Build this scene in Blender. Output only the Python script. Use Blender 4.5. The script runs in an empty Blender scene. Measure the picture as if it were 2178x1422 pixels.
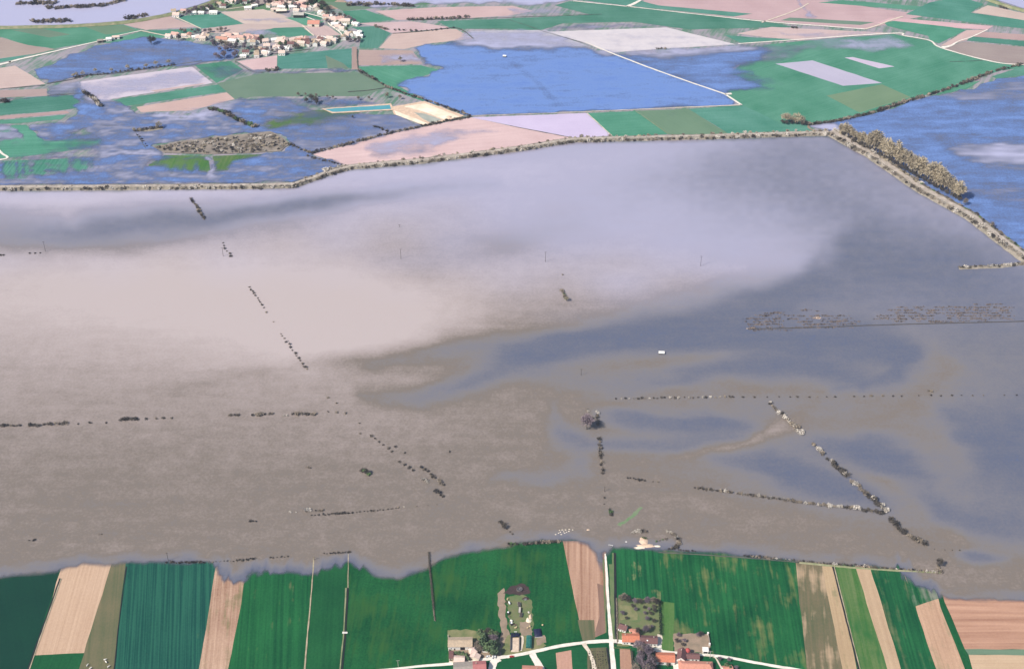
import bpy, math, random
import numpy as np
from mathutils import Vector

# ------------------------------------------------------------------ camera, sky, sun, exposure
SC = bpy.context.scene
COL = SC.collection
CAM_H = 1000.0
DEP = math.radians(37.4)
FPX = 3025.0                     # focal length in photograph pixels (2178 wide)
PW, PH = 2178.0, 1422.0
cam_data = bpy.data.cameras.new("camera")
cam_data.sensor_fit = 'HORIZONTAL'
cam_data.sensor_width = 36.0
cam_data.lens = 36.0 * FPX / PW
cam_data.clip_start = 1.0
cam_data.clip_end = 90000.0
cam = bpy.data.objects.new("camera", cam_data)
COL.objects.link(cam)
cam.location = (0, 0, CAM_H)
cam.rotation_euler = (math.radians(90) - DEP, 0, 0)
SC.camera = cam

SUN_EL = math.radians(46)
SUN_TO = Vector((-0.84, -0.54, 0)).normalized()      # horizontal direction towards the sun
world = bpy.data.worlds.new("World")
SC.world = world
world.use_nodes = True
nt = world.node_tree
bg = nt.nodes["Background"]
sky = nt.nodes.new("ShaderNodeTexSky")
sky.sky_type = 'NISHITA'
sky.sun_disc = False
sky.sun_elevation = SUN_EL
sky.sun_rotation = math.atan2(SUN_TO.x, SUN_TO.y)
nt.links.new(sky.outputs[0], bg.inputs[0])
bg.inputs[1].default_value = 0.12
sun_data = bpy.data.lights.new("sun", 'SUN')
sun_data.energy = 5.0
sun_data.angle = math.radians(0.5)
sun_data.color = (1.0, 0.93, 0.84)
sun = bpy.data.objects.new("sun", sun_data)
COL.objects.link(sun)
sd = Vector((SUN_TO.x * math.cos(SUN_EL), SUN_TO.y * math.cos(SUN_EL), math.sin(SUN_EL)))
sun.rotation_euler = (-sd).to_track_quat('-Z', 'Y').to_euler()
sun.location = sd * 3000
SC.view_settings.view_transform = 'Standard'
SC.view_settings.look = 'None'
SC.view_settings.exposure = 0.2
SC.view_settings.gamma = 1.0
SC.render.engine = 'CYCLES'
SC.cycles.use_denoising = True
SC.cycles.max_bounces = 4
SC.cycles.diffuse_bounces = 2
SC.cycles.glossy_bounces = 2
SC.cycles.transparent_max_bounces = 8
SC.cycles.volume_bounces = 0
SC.cycles.sample_clamp_indirect = 3.0

# ------------------------------------------------------------------ helpers
rnd = random.Random(7)
TOP = 0.62            # level on which things stand (above the thin field and water sheets)

def at(px, py, z=0.0):
    """photograph pixel -> point of the flat plain at height z"""
    x = (px - PW / 2) / FPX
    y = (PH / 2 - py) / FPX
    dy = math.cos(DEP) + y * math.sin(DEP)
    dz = -math.sin(DEP) + y * math.cos(DEP)
    t = (z - CAM_H) / dz
    return (t * x, t * dy)

def to_px(X, Y):
    """ground points (arrays) -> photograph pixels"""
    f = Y * math.cos(DEP) + CAM_H * math.sin(DEP)
    u = Y * math.sin(DEP) - CAM_H * math.cos(DEP)
    return PW / 2 + FPX * X / f, PH / 2 - FPX * u / f

def lin(r, g, b, k=1.0):
    def c(v):
        v /= 255.0
        return (v / 12.92 if v <= 0.04045 else ((v + 0.055) / 1.055) ** 2.4) * k
    return (c(r), c(g), c(b))

def place_words(t):
    for a, b in ((" above ", " behind "), (" below ", " in front of "), ("far side", "outer side"), ("the far ", "the outlying "), ("Far ", ""), (" far ", " outlying "), ("far ", "outlying "), ("near shore", "inshore edge"), ("near fields", "inshore fields"), ("near side", "levee side"), ("near part", "inshore part"), ("near end", "inshore end"), ("east of", "past")):
        t = t.replace(a, b)
    return t

def props(o, label=None, category=None, group=None, kind=None):
    if label: o["label"] = place_words(label)
    if category: o["category"] = category
    if group: o["group"] = group
    if kind: o["kind"] = kind
    return o

def mesh_obj(name, verts, faces, mats, parent=None, midx=None, smooth=False):
    me = bpy.data.meshes.new(name)
    me.from_pydata([tuple(v) for v in verts], [], faces)
    if not isinstance(mats, (list, tuple)): mats = [mats]
    for m in mats: me.materials.append(m)
    if midx is not None: me.polygons.foreach_set("material_index", midx)
    if smooth: me.polygons.foreach_set("use_smooth", [True] * len(me.polygons))
    me.update()
    o = bpy.data.objects.new(name, me)
    COL.objects.link(o)
    if parent: o.parent = parent
    return o

def empty(name, x, y, z=TOP, rot=0.0):
    o = bpy.data.objects.new(name, None)
    o.empty_display_size = 1
    COL.objects.link(o)
    o.location = (x, y, z)
    o.rotation_euler = (0, 0, rot)
    return o

class MB:
    def __init__(s): s.v, s.f, s.m = [], [], []
    def add(s, vs, fs, m=0):
        b = len(s.v); s.v += [tuple(v) for v in vs]; s.f += [tuple(i + b for i in f) for f in fs]; s.m += [m] * len(fs); return s
    def box(s, x0, x1, y0, y1, z0, z1, m=0, taper=0.0):
        t = taper
        vs = [(x0, y0, z0), (x1, y0, z0), (x1, y1, z0), (x0, y1, z0), (x0 + t, y0 + t, z1), (x1 - t, y0 + t, z1), (x1 - t, y1 - t, z1), (x0 + t, y1 - t, z1)]
        return s.add(vs, [(0, 3, 2, 1), (4, 5, 6, 7), (0, 1, 5, 4), (1, 2, 6, 5), (2, 3, 7, 6), (3, 0, 4, 7)], m)
    def tube(s, p, q, r0, r1, n=6, m=0):
        p, q = Vector(p), Vector(q); d = (q - p).normalized()
        a = d.orthogonal().normalized(); b = d.cross(a)
        vs = [p + (a * math.cos(2 * math.pi * i / n) + b * math.sin(2 * math.pi * i / n)) * r0 for i in range(n)]
        vs += [q + (a * math.cos(2 * math.pi * i / n) + b * math.sin(2 * math.pi * i / n)) * r1 for i in range(n)]
        fs = [(i, (i + 1) % n, n + (i + 1) % n, n + i) for i in range(n)] + [tuple(range(n - 1, -1, -1)), tuple(range(n, 2 * n))]
        return s.add(vs, fs, m)
    def lathe(s, prof, n=14, m=0, cx=0, cy=0):
        vs = [(cx + r * math.cos(2 * math.pi * i / n), cy + r * math.sin(2 * math.pi * i / n), z) for r, z in prof for i in range(n)]
        fs = []
        for k in range(len(prof) - 1):
            fs += [(k * n + i, k * n + (i + 1) % n, (k + 1) * n + (i + 1) % n, (k + 1) * n + i) for i in range(n)]
        fs.append(tuple(range((len(prof) - 1) * n, len(prof) * n)))
        return s.add(vs, fs, m)
    def build(s, name, mats, parent=None, smooth=False):
        return mesh_obj(name, s.v, s.f, mats, parent, s.m, smooth)

# ------------------------------------------------------------------ materials
def new_mat(name):
    m = bpy.data.materials.new(name); m.use_nodes = True
    t = m.node_tree; p = t.nodes["Principled BSDF"]
    return m, t, p

def nd(t, typ, **kw):
    n = t.nodes.new(typ)
    for k, v in kw.items(): setattr(n, k, v)
    return n

def math_n(t, op, a, b=None, c=None):
    n = nd(t, "ShaderNodeMath", operation=op)
    for i, v in enumerate((a, b, c)):
        if v is None: continue
        if isinstance(v, (int, float)): n.inputs[i].default_value = v
        else: t.links.new(v, n.inputs[i])
    return n.outputs[0]

def mix_c(t, f, a, b):
    n = nd(t, "ShaderNodeMix", data_type='RGBA')
    for i, v in ((0, f), (6, a), (7, b)):
        if isinstance(v, (int, float)): n.inputs[i].default_value = v
        elif isinstance(v, tuple): n.inputs[i].default_value = (*v, 1)
        else: t.links.new(v, n.inputs[i])
    return n.outputs[2]

def noise(t, vec, scale, detail=2.0, rough=0.5):
    n = nd(t, "ShaderNodeTexNoise"); n.inputs["Scale"].default_value = scale
    n.inputs["Detail"].default_value = detail; n.inputs["Roughness"].default_value = rough
    t.links.new(vec, n.inputs["Vector"]); return n.outputs[0]

def field_mat(c1, c2, ang=0.0, streak=0.5, patch=0.5, fine=0.5, patch_m=45.0, streak_m=3.0, rough=0.9, seed=0.0, c3=None, c3_amt=0.0):
    """crop or soil: two tones mixed by drill rows along 'ang', broad patches and fine speckle"""
    m, t, p = new_mat("field")
    g = nd(t, "ShaderNodeNewGeometry")
    mp = nd(t, "ShaderNodeMapping"); mp.vector_type = 'POINT'
    mp.inputs["Rotation"].default_value = (0, 0, -ang); mp.inputs["Location"].default_value = (seed * 97.3, seed * 31.7, 0)
    t.links.new(g.outputs["Position"], mp.inputs["Vector"])
    st = nd(t, "ShaderNodeMapping"); st.inputs["Scale"].default_value = (1 / 160.0, 1 / streak_m, 0)
    t.links.new(mp.outputs[0], st.inputs["Vector"])
    A = noise(t, mp.outputs[0], 1 / patch_m, 3)
    B = noise(t, st.outputs[0], 1.0, 2, 0.6)
    C = noise(t, mp.outputs[0], 0.45, 2, 0.7)
    f = math_n(t, 'MULTIPLY_ADD', A, patch * 2.4, 0.5 - patch * 1.2)
    f = math_n(t, 'ADD', f, math_n(t, 'MULTIPLY_ADD', B, streak * 2.4, -streak * 1.2))
    f = math_n(t, 'ADD', f, math_n(t, 'MULTIPLY_ADD', C, fine * 1.8, -fine * 0.9))
    cl = nd(t, "ShaderNodeClamp"); t.links.new(f, cl.inputs[0])
    col = mix_c(t, cl.outputs[0], c1, c2)
    if c3 is not None:
        D = noise(t, mp.outputs[0], 1 / (patch_m * 0.8), 4, 0.6)
        st2 = nd(t, "ShaderNodeMapping"); st2.inputs["Scale"].default_value = (1 / 60.0, 1 / 5.0, 0)
        t.links.new(mp.outputs[0], st2.inputs["Vector"])
        E = noise(t, st2.outputs[0], 1.0, 2, 0.6)
        d = math_n(t, 'ADD', math_n(t, 'MULTIPLY', D, 0.6), math_n(t, 'MULTIPLY', E, 0.4))
        d = math_n(t, 'MULTIPLY_ADD', d, 7.0, -7.0 * (0.62 - 0.24 * c3_amt))
        c2l = nd(t, "ShaderNodeClamp"); t.links.new(d, c2l.inputs[0])
        col = mix_c(t, c2l.outputs[0], col, c3)
    t.links.new(col, p.inputs["Base Color"])
    p.inputs["Roughness"].default_value = rough
    p.inputs["Specular IOR Level"].default_value = 0.03
    return m

def plain_mat(name, c, c2=None, scale=0.6, rough=0.85, spec=0.2, detail=3):
    m, t, p = new_mat(name)
    g = nd(t, "ShaderNodeNewGeometry")
    if c2 is None: c2 = tuple(v * 0.72 for v in c)
    n = noise(t, g.outputs["Position"], scale, detail, 0.65)
    f = math_n(t, 'MULTIPLY_ADD', n, 2.2, -0.6)
    cl = nd(t, "ShaderNodeClamp"); t.links.new(f, cl.inputs[0])
    t.links.new(mix_c(t, cl.outputs[0], c, c2), p.inputs["Base Color"])
    p.inputs["Roughness"].default_value = rough
    p.inputs["Specular IOR Level"].default_value = spec
    return m

def object_mat(name, c, c2, scale=0.8, rough=0.9, vary=0.35):
    """like plain_mat, with a shift of tone from one copy to the next"""
    m, t, p = new_mat(name)
    g = nd(t, "ShaderNodeNewGeometry")
    oi = nd(t, "ShaderNodeObjectInfo")
    n = noise(t, g.outputs["Position"], scale, 2, 0.6)
    f = math_n(t, 'MULTIPLY_ADD', n, 2.0, -0.5)
    f = math_n(t, 'ADD', f, math_n(t, 'MULTIPLY_ADD', oi.outputs["Random"], vary * 2, -vary))
    cl = nd(t, "ShaderNodeClamp"); t.links.new(f, cl.inputs[0])
    t.links.new(mix_c(t, cl.outputs[0], c, c2), p.inputs["Base Color"])
    p.inputs["Roughness"].default_value = rough
    p.inputs["Specular IOR Level"].default_value = 0.1
    return m

M = {}
M['road'] = plain_mat("pale_gravel", (0.80, 0.74, 0.64), (0.60, 0.55, 0.47), 0.25)
M['track'] = plain_mat("chalk_track", (0.70, 0.60, 0.47), (0.50, 0.43, 0.34), 0.2)
M['track_dull'] = plain_mat("worn_track", (0.46, 0.37, 0.26), (0.24, 0.22, 0.13), 0.15)
M['dirt'] = plain_mat("yard_dirt", (0.33, 0.24, 0.17), (0.20, 0.16, 0.11), 0.12)
M['dirt_grass'] = plain_mat("worn_grass", (0.25, 0.22, 0.11), (0.10, 0.14, 0.05), 0.1)
M['yard_grass'] = plain_mat("yard_grass", (0.09, 0.15, 0.05), (0.17, 0.16, 0.08), 0.12)
M['ditch'] = plain_mat("ditch_water", (0.010, 0.012, 0.018), (0.03, 0.03, 0.025), 0.3, 0.4, 0.2)
M['ditch_far'] = plain_mat("reedy_drain", (0.05, 0.055, 0.06), (0.11, 0.11, 0.08), 0.12, 0.8, 0.1)
M['verge'] = plain_mat("ditch_verge", (0.30, 0.27, 0.17), (0.13, 0.17, 0.07), 0.12)
M['verge_green'] = plain_mat("green_verge", (0.08, 0.15, 0.05), (0.15, 0.17, 0.08), 0.1)
M['levee'] = plain_mat("levee_turf", (0.34, 0.29, 0.23), (0.16, 0.145, 0.11), 0.12)
M['levee_path'] = plain_mat("levee_path", (0.50, 0.43, 0.36), (0.26, 0.22, 0.18), 0.15)
M['sand'] = plain_mat("sand", (0.86, 0.76, 0.60), (0.66, 0.54, 0.38), 0.06)
M['sand_grey'] = plain_mat("damp_sand", (0.40, 0.40, 0.34), (0.25, 0.28, 0.24), 0.08)
M['mud'] = plain_mat("bank_mud", (0.72, 0.53, 0.38), (0.48, 0.34, 0.24), 0.25)
M['wood'] = plain_mat("weathered_wood", (0.10, 0.085, 0.07), (0.06, 0.05, 0.045), 1.5)
M['bark'] = plain_mat("bark", (0.12, 0.10, 0.085), (0.07, 0.06, 0.05), 1.2)
M['white'] = plain_mat("white_render", (0.86, 0.83, 0.77), (0.74, 0.70, 0.63), 0.35)
M['cream'] = plain_mat("cream_render", (0.78, 0.70, 0.57), (0.64, 0.56, 0.44), 0.35)
M['stone'] = plain_mat("stone_wall", (0.52, 0.45, 0.36), (0.38, 0.32, 0.25), 0.6)
M['glass'] = plain_mat("dark_opening", (0.02, 0.022, 0.028), (0.03, 0.03, 0.03), 1.0, 0.2, 0.5)
M['door'] = plain_mat("door_paint", (0.09, 0.06, 0.04), (0.06, 0.04, 0.03), 1.0)
M['concrete'] = plain_mat("concrete", (0.52, 0.48, 0.42), (0.36, 0.33, 0.29), 0.3)
M['concrete_dark'] = plain_mat("damp_concrete", (0.16, 0.14, 0.125), (0.08, 0.075, 0.07), 0.3)
M['tarp_navy'] = plain_mat("navy_sheeting", (0.006, 0.008, 0.03), (0.015, 0.018, 0.05), 0.4, 0.5, 0.3)
M['tarp_green'] = plain_mat("green_sheeting", (0.03, 0.16, 0.12), (0.015, 0.09, 0.08), 0.5, 0.5, 0.3)
M['manure'] = plain_mat("manure", (0.07, 0.045, 0.04), (0.035, 0.025, 0.024), 0.5)
M['slurry'] = plain_mat("slurry", (0.12, 0.11, 0.11), (0.05, 0.05, 0.055), 0.5, 0.3)
M['tyre'] = plain_mat("tyre_rubber", (0.02, 0.02, 0.02), (0.03, 0.03, 0.03), 1.0)
M['metal'] = plain_mat("galvanised_metal", (0.48, 0.48, 0.48), (0.32, 0.31, 0.30), 1.0, 0.45)
M['rust'] = plain_mat("rusty_metal", (0.22, 0.10, 0.06), (0.12, 0.07, 0.05), 1.0)
M['red'] = plain_mat("red_paint", (0.55, 0.04, 0.03), (0.42, 0.035, 0.03), 1.0, 0.35, 0.5)
M['silo_red'] = plain_mat("silo_red", (0.48, 0.09, 0.08), (0.36, 0.07, 0.06), 0.7, 0.6)
M['blue'] = plain_mat("blue_paint", (0.03, 0.06, 0.22), (0.03, 0.05, 0.15), 1.0, 0.4, 0.5)
M['van_white'] = plain_mat("white_paint", (0.82, 0.82, 0.80), (0.75, 0.75, 0.73), 1.0, 0.35, 0.5)
M['straw'] = plain_mat("straw", (0.60, 0.47, 0.27), (0.42, 0.32, 0.18), 1.5)
M['silage'] = plain_mat("silage_floor", (0.72, 0.58, 0.44), (0.45, 0.35, 0.27), 0.2)
M['hide'] = plain_mat("white_hide", (0.82, 0.78, 0.70), (0.74, 0.68, 0.60), 2.0)
M['tile_orange'] = plain_mat("orange_tiles", (0.58, 0.205, 0.115), (0.42, 0.15, 0.09), 0.7)
M['tile_salmon'] = plain_mat("salmon_tiles", (0.60, 0.27, 0.19), (0.46, 0.21, 0.15), 0.6)
M['tile_brown'] = plain_mat("brown_tiles", (0.19, 0.095, 0.085), (0.13, 0.07, 0.065), 0.7)
M['tile_rose'] = plain_mat("rose_tiles", (0.60, 0.38, 0.31), (0.48, 0.30, 0.25), 0.6)
M['tile_rust'] = plain_mat("rust_tiles", (0.56, 0.29, 0.21), (0.44, 0.23, 0.17), 0.6)
M['tile_tan'] = plain_mat("old_tan_tiles", (0.50, 0.38, 0.26), (0.33, 0.26, 0.19), 0.5)
M['tile_pink'] = plain_mat("pink_tiles", (0.70, 0.54, 0.45), (0.56, 0.42, 0.35), 0.6)
M['tile_mauve'] = plain_mat("mauve_tiles", (0.43, 0.16, 0.15), (0.34, 0.13, 0.12), 0.6)
M['roof_grey'] = plain_mat("grey_roofing", (0.36, 0.31, 0.26), (0.25, 0.22, 0.19), 0.4)
M['blossom'] = object_mat("blossom", (0.66, 0.60, 0.52), (0.33, 0.29, 0.24), 1.2)
M['twig'] = object_mat("bare_twigs", (0.34, 0.28, 0.21), (0.15, 0.125, 0.10), 1.2)
M['twig_dark'] = object_mat("wet_twigs", (0.13, 0.11, 0.085), (0.05, 0.045, 0.042), 1.2)
M['twig_pale'] = object_mat("budding_twigs", (0.50, 0.42, 0.29), (0.27, 0.23, 0.17), 0.5)
M['twig_mauve'] = object_mat("mauve_twigs", (0.30, 0.23, 0.24), (0.13, 0.105, 0.13), 0.8)
M['evergreen'] = object_mat("evergreen", (0.16, 0.22, 0.10), (0.06, 0.10, 0.055), 0.6)
M['hedge_dark'] = object_mat("hedge_leaves", (0.05, 0.075, 0.035), (0.02, 0.035, 0.02), 0.8)
M['tuft'] = plain_mat("drowned_tufts", (0.21, 0.165, 0.145), (0.10, 0.085, 0.08), 0.1)
M['leaf'] = object_mat("young_leaves", (0.15, 0.22, 0.08), (0.07, 0.12, 0.05), 0.8)

# ------------------------------------------------------------------ ground
def land_material():
    """patchwork of parcels for the country outside the surveyed fields"""
    m, t, p = new_mat("open_country")
    g = nd(t, "ShaderNodeNewGeometry")
    mp = nd(t, "ShaderNodeMapping"); mp.inputs["Scale"].default_value = (1 / 170.0, 1 / 90.0, 0); mp.inputs["Rotation"].default_value = (0, 0, 0.25)
    t.links.new(g.outputs["Position"], mp.inputs["Vector"])
    v = nd(t, "ShaderNodeTexVoronoi"); v.distance = 'MANHATTAN'; v.inputs["Scale"].default_value = 1.0; v.inputs["Randomness"].default_value = 0.75
    t.links.new(mp.outputs[0], v.inputs["Vector"])
    sp = nd(t, "ShaderNodeSeparateColor"); t.links.new(v.outputs["Color"], sp.inputs[0])
    r = nd(t, "ShaderNodeValToRGB"); r.color_ramp.interpolation = 'CONSTANT'
    els = r.color_ramp.elements
    els[0].position = 0; els[0].color = (0.045, 0.16, 0.06, 1); els[1].position = 0.3; els[1].color = (0.40, 0.27, 0.20, 1)
    for pos, c in ((0.5, (0.10, 0.17, 0.08)), (0.66, (0.34, 0.27, 0.24)), (0.82, (0.05, 0.14, 0.07))):
        e = els.new(pos); e.color = (*c, 1)
    t.links.new(sp.outputs[0], r.inputs[0])
    n = noise(t, g.outputs["Position"], 1 / 30.0, 4, 0.6)
    col = mix_c(t, math_n(t, 'MULTIPLY', n, 0.5), r.outputs[0], (0.22, 0.20, 0.15))
    t.links.new(col, p.inputs["Base Color"]); p.inputs["Roughness"].default_value = 0.95; p.inputs["Specular IOR Level"].default_value = 0.1
    return m

R_ = 30000.0
props(mesh_obj("ground", [(-R_, -6000, 0), (R_, -6000, 0), (R_, 50000, 0), (-R_, 50000, 0)], [(0, 1, 2, 3)], land_material()), kind="structure")

# ------------------------------------------------------------------ fields (outline in photograph pixels, laid on the plain)
field_no = 0
def ground_poly(pts, z, step=14.0, jit=0.45):
    w = [at(*p) for p in pts]
    out = []
    for i in range(len(w)):
        a, b = w[i], w[(i + 1) % len(w)]
        L = math.hypot(b[0] - a[0], b[1] - a[1]); n = max(1, int(L / step))
        out.append((a[0], a[1], z))
        for k in range(1, n):
            f = k / n
            out.append((a[0] + (b[0] - a[0]) * f + rnd.uniform(-jit, jit), a[1] + (b[1] - a[1]) * f + rnd.uniform(-jit, jit), z))
    return out, w

PAL = {   # tone 1, tone 2; the far green, brown and lilac include painted haze
    'green':   ((0.036, 0.160, 0.098), (0.105, 0.260, 0.190)),  # distant crop, made paler and bluer with airlight in its base colour
    'green_d': ((0.003, 0.028, 0.018), (0.007, 0.050, 0.026)),
    'green_n': ((0.001, 0.046, 0.016), (0.016, 0.118, 0.036)),
    'teal':    ((0.004, 0.048, 0.038), (0.016, 0.095, 0.062)),
    'green_l': ((0.035, 0.125, 0.022), (0.130, 0.180, 0.065)),
    'olive':   ((0.110, 0.175, 0.115), (0.150, 0.215, 0.145)),
    'olive_n': ((0.085, 0.100, 0.048), (0.165, 0.135, 0.075)),
    'brown':   ((0.420, 0.295, 0.280), (0.530, 0.390, 0.365)),  # distant soil, lightened towards lilac by haze mixed into the tones
    'brown_d': ((0.290, 0.200, 0.190), (0.370, 0.270, 0.245)),
    'tan':     ((0.420, 0.265, 0.165), (0.600, 0.415, 0.275)),
    'tan_b':   ((0.250, 0.130, 0.082), (0.500, 0.320, 0.225)),
    'umber':   ((0.170, 0.105, 0.080), (0.270, 0.180, 0.135)),
    'pink':    ((0.300, 0.158, 0.098), (0.520, 0.310, 0.200)),
    'tan_n':   ((0.330, 0.205, 0.125), (0.500, 0.335, 0.215)),
    'lilac':   ((0.400, 0.370, 0.450), (0.480, 0.445, 0.520)),  # wet soil; its blue cast is painted sky sheen and haze
    'lilac_p': ((0.500, 0.430, 0.450), (0.600, 0.520, 0.530)),
    'grey':    ((0.300, 0.275, 0.300), (0.380, 0.345, 0.360)),
}
def field(pts, pal, streak=0.35, patch=0.55, fine=0.5, ang=None, label=None, patch_m=45.0, streak_m=3.0, c3=None, c3_amt=0.0, name="field"):
    global field_no
    field_no += 1
    z = 0.004 * field_no
    v, w = ground_poly(pts, z)
    if ang is None:
        k = max(range(len(w)), key=lambda i: math.hypot(w[i][0] - w[i - 1][0], w[i][1] - w[i - 1][1]))
        ang = math.atan2(w[k][1] - w[k - 1][1], w[k][0] - w[k - 1][0])
    c1, c2 = PAL[pal]
    j = rnd.uniform(0.9, 1.1)
    hj = [j * rnd.uniform(0.93, 1.07) for _ in range(3)]
    c1 = tuple(c * h for c, h in zip(c1, hj)); c2 = tuple(c * h for c, h in zip(c2, hj))
    o = mesh_obj(name, v, [tuple(range(len(v)))], field_mat(c1, c2, ang, streak, patch, fine, patch_m, streak_m, seed=field_no * 0.37, c3=c3, c3_amt=c3_amt))
    props(o, label, kind="structure")
    return o

# --- beyond the levee: plain wet base under the flooded basins
field([(-500, 40), (700, 20), (1100, 0), (1500, -10), (2700, -20), (2700, 700), (2178, 550), (1760, 283), (1210, 296), (740, 354), (620, 396), (-500, 402)], 'grey', 0.3, 0.6, 0.4, c3=(0.10, 0.19, 0.13), c3_amt=0.75, label="grey wet stubble base of the flooded plain behind the levee")
F = field
# left
F([(-200, 66), (0, 62), (263, 53), (298, 65), (207, 89), (118, 103), (59, 97), (0, 78), (-200, 80)], 'green', label="long green strip between the river bank and the farm road")
F([(24, 64), (90, 61), (150, 74), (105, 80)], 'olive', label="dull wedge inside the green strip by the river bank")
F([(180, 57), (262, 54), (290, 65), (225, 74)], 'olive', label="pale green end of the strip by the road fork")
F([(-200, 82), (0, 80), (59, 96), (118, 105), (59, 118), (0, 124), (-200, 140)], 'brown_d', label="brown ploughed wedge above the farm road")
F([(-200, 142), (0, 125), (71, 115), (30, 127), (0, 133), (-200, 170)], 'green', label="thin green sliver beside the farm road")
F([(263, 53), (354, 33), (417, 57), (310, 64)], 'brown', label="brown ploughed wedge by the river bank")
F([(369, 36), (470, 28), (517, 51), (428, 61)], 'green', label="green diamond below the river hamlet")
F([(300, 67), (425, 60), (428, 67), (357, 76)], 'green', label="narrow green strip behind the hamlet gardens")
F([(207, 91), (300, 68), (357, 78), (330, 85), (240, 92)], 'green', label="green meadow beside the blue pond")
F([(470, 26), (560, 20), (602, 32), (646, 54), (560, 60), (517, 50), (480, 32)], 'brown', label="brown field between the two village streets")
F([(430, 62), (517, 51), (645, 53), (655, 58), (560, 63), (490, 72), (428, 69)], 'brown', label="brown strip behind the hamlet")
F([(583, 60), (641, 58), (667, 76), (604, 79), (560, 66)], 'green', label="green parcel above the village street")
F([(649, 55), (695, 55), (727, 75), (673, 78)], 'brown', label="brown parcel inside the village loop")
F([(606, 38), (648, 38), (690, 47), (649, 54), (630, 46)], 'green', label="green parcel round the big barn")
F([(647, 25), (687, 36), (681, 43), (654, 36)], 'green', label="green wedge between the village lanes")
F([(690, 4), (800, 8), (840, 14), (729, 24)], 'olive', label="dull meadow behind the village")
F([(729, 24), (776, 21), (841, 43), (770, 49), (744, 47)], 'green', label="green field at the end of the village")
F([(747, 58), (797, 56), (831, 71), (803, 103), (764, 102), (770, 68)], 'green', label="green field beside the last village house")
F([(797, 24), (924, 16), (1090, 13), (1135, 24), (1080, 34), (960, 41), (845, 43)], 'brown', label="broad brown field behind the drain")
F([(764, 50), (877, 46), (962, 59), (835, 71), (797, 56)], 'brown', label="brown field between the two drains")
F([(835, 72), (968, 61), (1007, 83), (918, 92), (859, 105), (806, 103)], 'brown', label="rounded brown field by the drain bend")
F([(764, 106), (877, 108), (900, 136), (806, 139), (759, 139)], 'brown_d', label="half drowned brown field below the village")
F([(761, 142), (894, 139), (940, 150), (880, 168), (850, 185), (905, 214), (960, 236), (985, 247), (823, 188), (790, 165)], 'green', label="green margin of the clear lagoon")
F([(590, 118), (748, 103), (748, 145), (590, 147)], 'green', 0.4, label="green rectangle below the village")
F([(692, 118), (730, 135), (742, 146), (697, 147)], 'olive', label="pale patch in the green rectangle")
F([(505, 131), (590, 118), (588, 146), (540, 150)], 'brown', label="brown parcel below the lower houses")
F([(749, 100), (759, 100), (762, 148), (748, 148)], 'brown_d', label="worn drove between the green and brown parcels")
F([(461, 178), (550, 157), (760, 154), (790, 165), (823, 186), (770, 205), (640, 205), (540, 206), (500, 212)], 'olive', 0.2, 0.6, label="big dull green meadow in front of the village")
F([(239, 213), (464, 180), (482, 195), (266, 226)], 'green', 0.4, label="green strip between two brown strips")
F([(290, 228), (482, 197), (499, 211), (410, 235), (300, 239)], 'brown', label="brown strip under the green strip")
F([(171, 174), (408, 142), (452, 177), (242, 210), (207, 219), (171, 195)], 'lilac', label="pale soaked field beside the pond drain")
F([(320, 193), (440, 176), (425, 181), (330, 196)], 'brown', label="thin dry brown streak in the soaked field")
F([(414, 139), (490, 130), (517, 148), (461, 177)], 'green', 0.4, label="soggy green parcel below the willows")
F([(-200, 150), (0, 145), (32, 140), (97, 179), (0, 189), (-200, 215)], 'brown', 0.4, label="tan wedge beside the farm road")
F([(-200, 220), (0, 192), (100, 189), (100, 204), (0, 208), (-200, 230)], 'brown_d', label="damp brown strip under the tan wedge")
F([(-200, 240), (0, 220), (59, 207), (177, 201), (183, 227), (124, 236), (0, 245), (-200, 260)], 'green', 0.4, label="green block beside the willow row")
F([(-200, 262), (0, 247), (142, 236), (148, 241), (0, 254), (-200, 270)], 'brown_d', label="narrow purple brown strip")
F([(-200, 272), (0, 256), (142, 244), (130, 254), (30, 263), (0, 264), (-200, 285)], 'green', 0.4, label="narrow green strip above the drowned crops")
F([(-200, 300), (32, 266), (56, 266), (95, 300), (210, 292), (245, 303), (140, 322), (60, 332), (0, 337), (-200, 345)], 'green', 0.5, ang=0.05, label="half drowned green crop with a dry diagonal")
F([(-200, 348), (0, 343), (142, 337), (215, 338), (180, 378), (0, 384), (-200, 390)], 'green', 0.9, ang=1.45, label="streaky drowned green crop against the levee")
F([(315, 352), (350, 330), (443, 332), (450, 376), (400, 366), (335, 362)], 'green_l', 0.5, ang=1.5, label="light green crop in front of the scrub island")
F([(452, 332), (560, 328), (592, 330), (500, 352), (460, 376)], 'green_l', 0.5, ang=1.5, label="light green wedge in front of the scrub island")
F([(530, 264), (640, 234), (770, 236), (745, 258), (600, 282)], 'green_l', label="drowned light green meadow by the turquoise pond")
F([(664, 328), (835, 284), (906, 269), (1001, 250), (1080, 267), (1225, 295), (1080, 320), (950, 337), (744, 355)], 'brown', 0.5, label="large brown field behind the levee")
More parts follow.
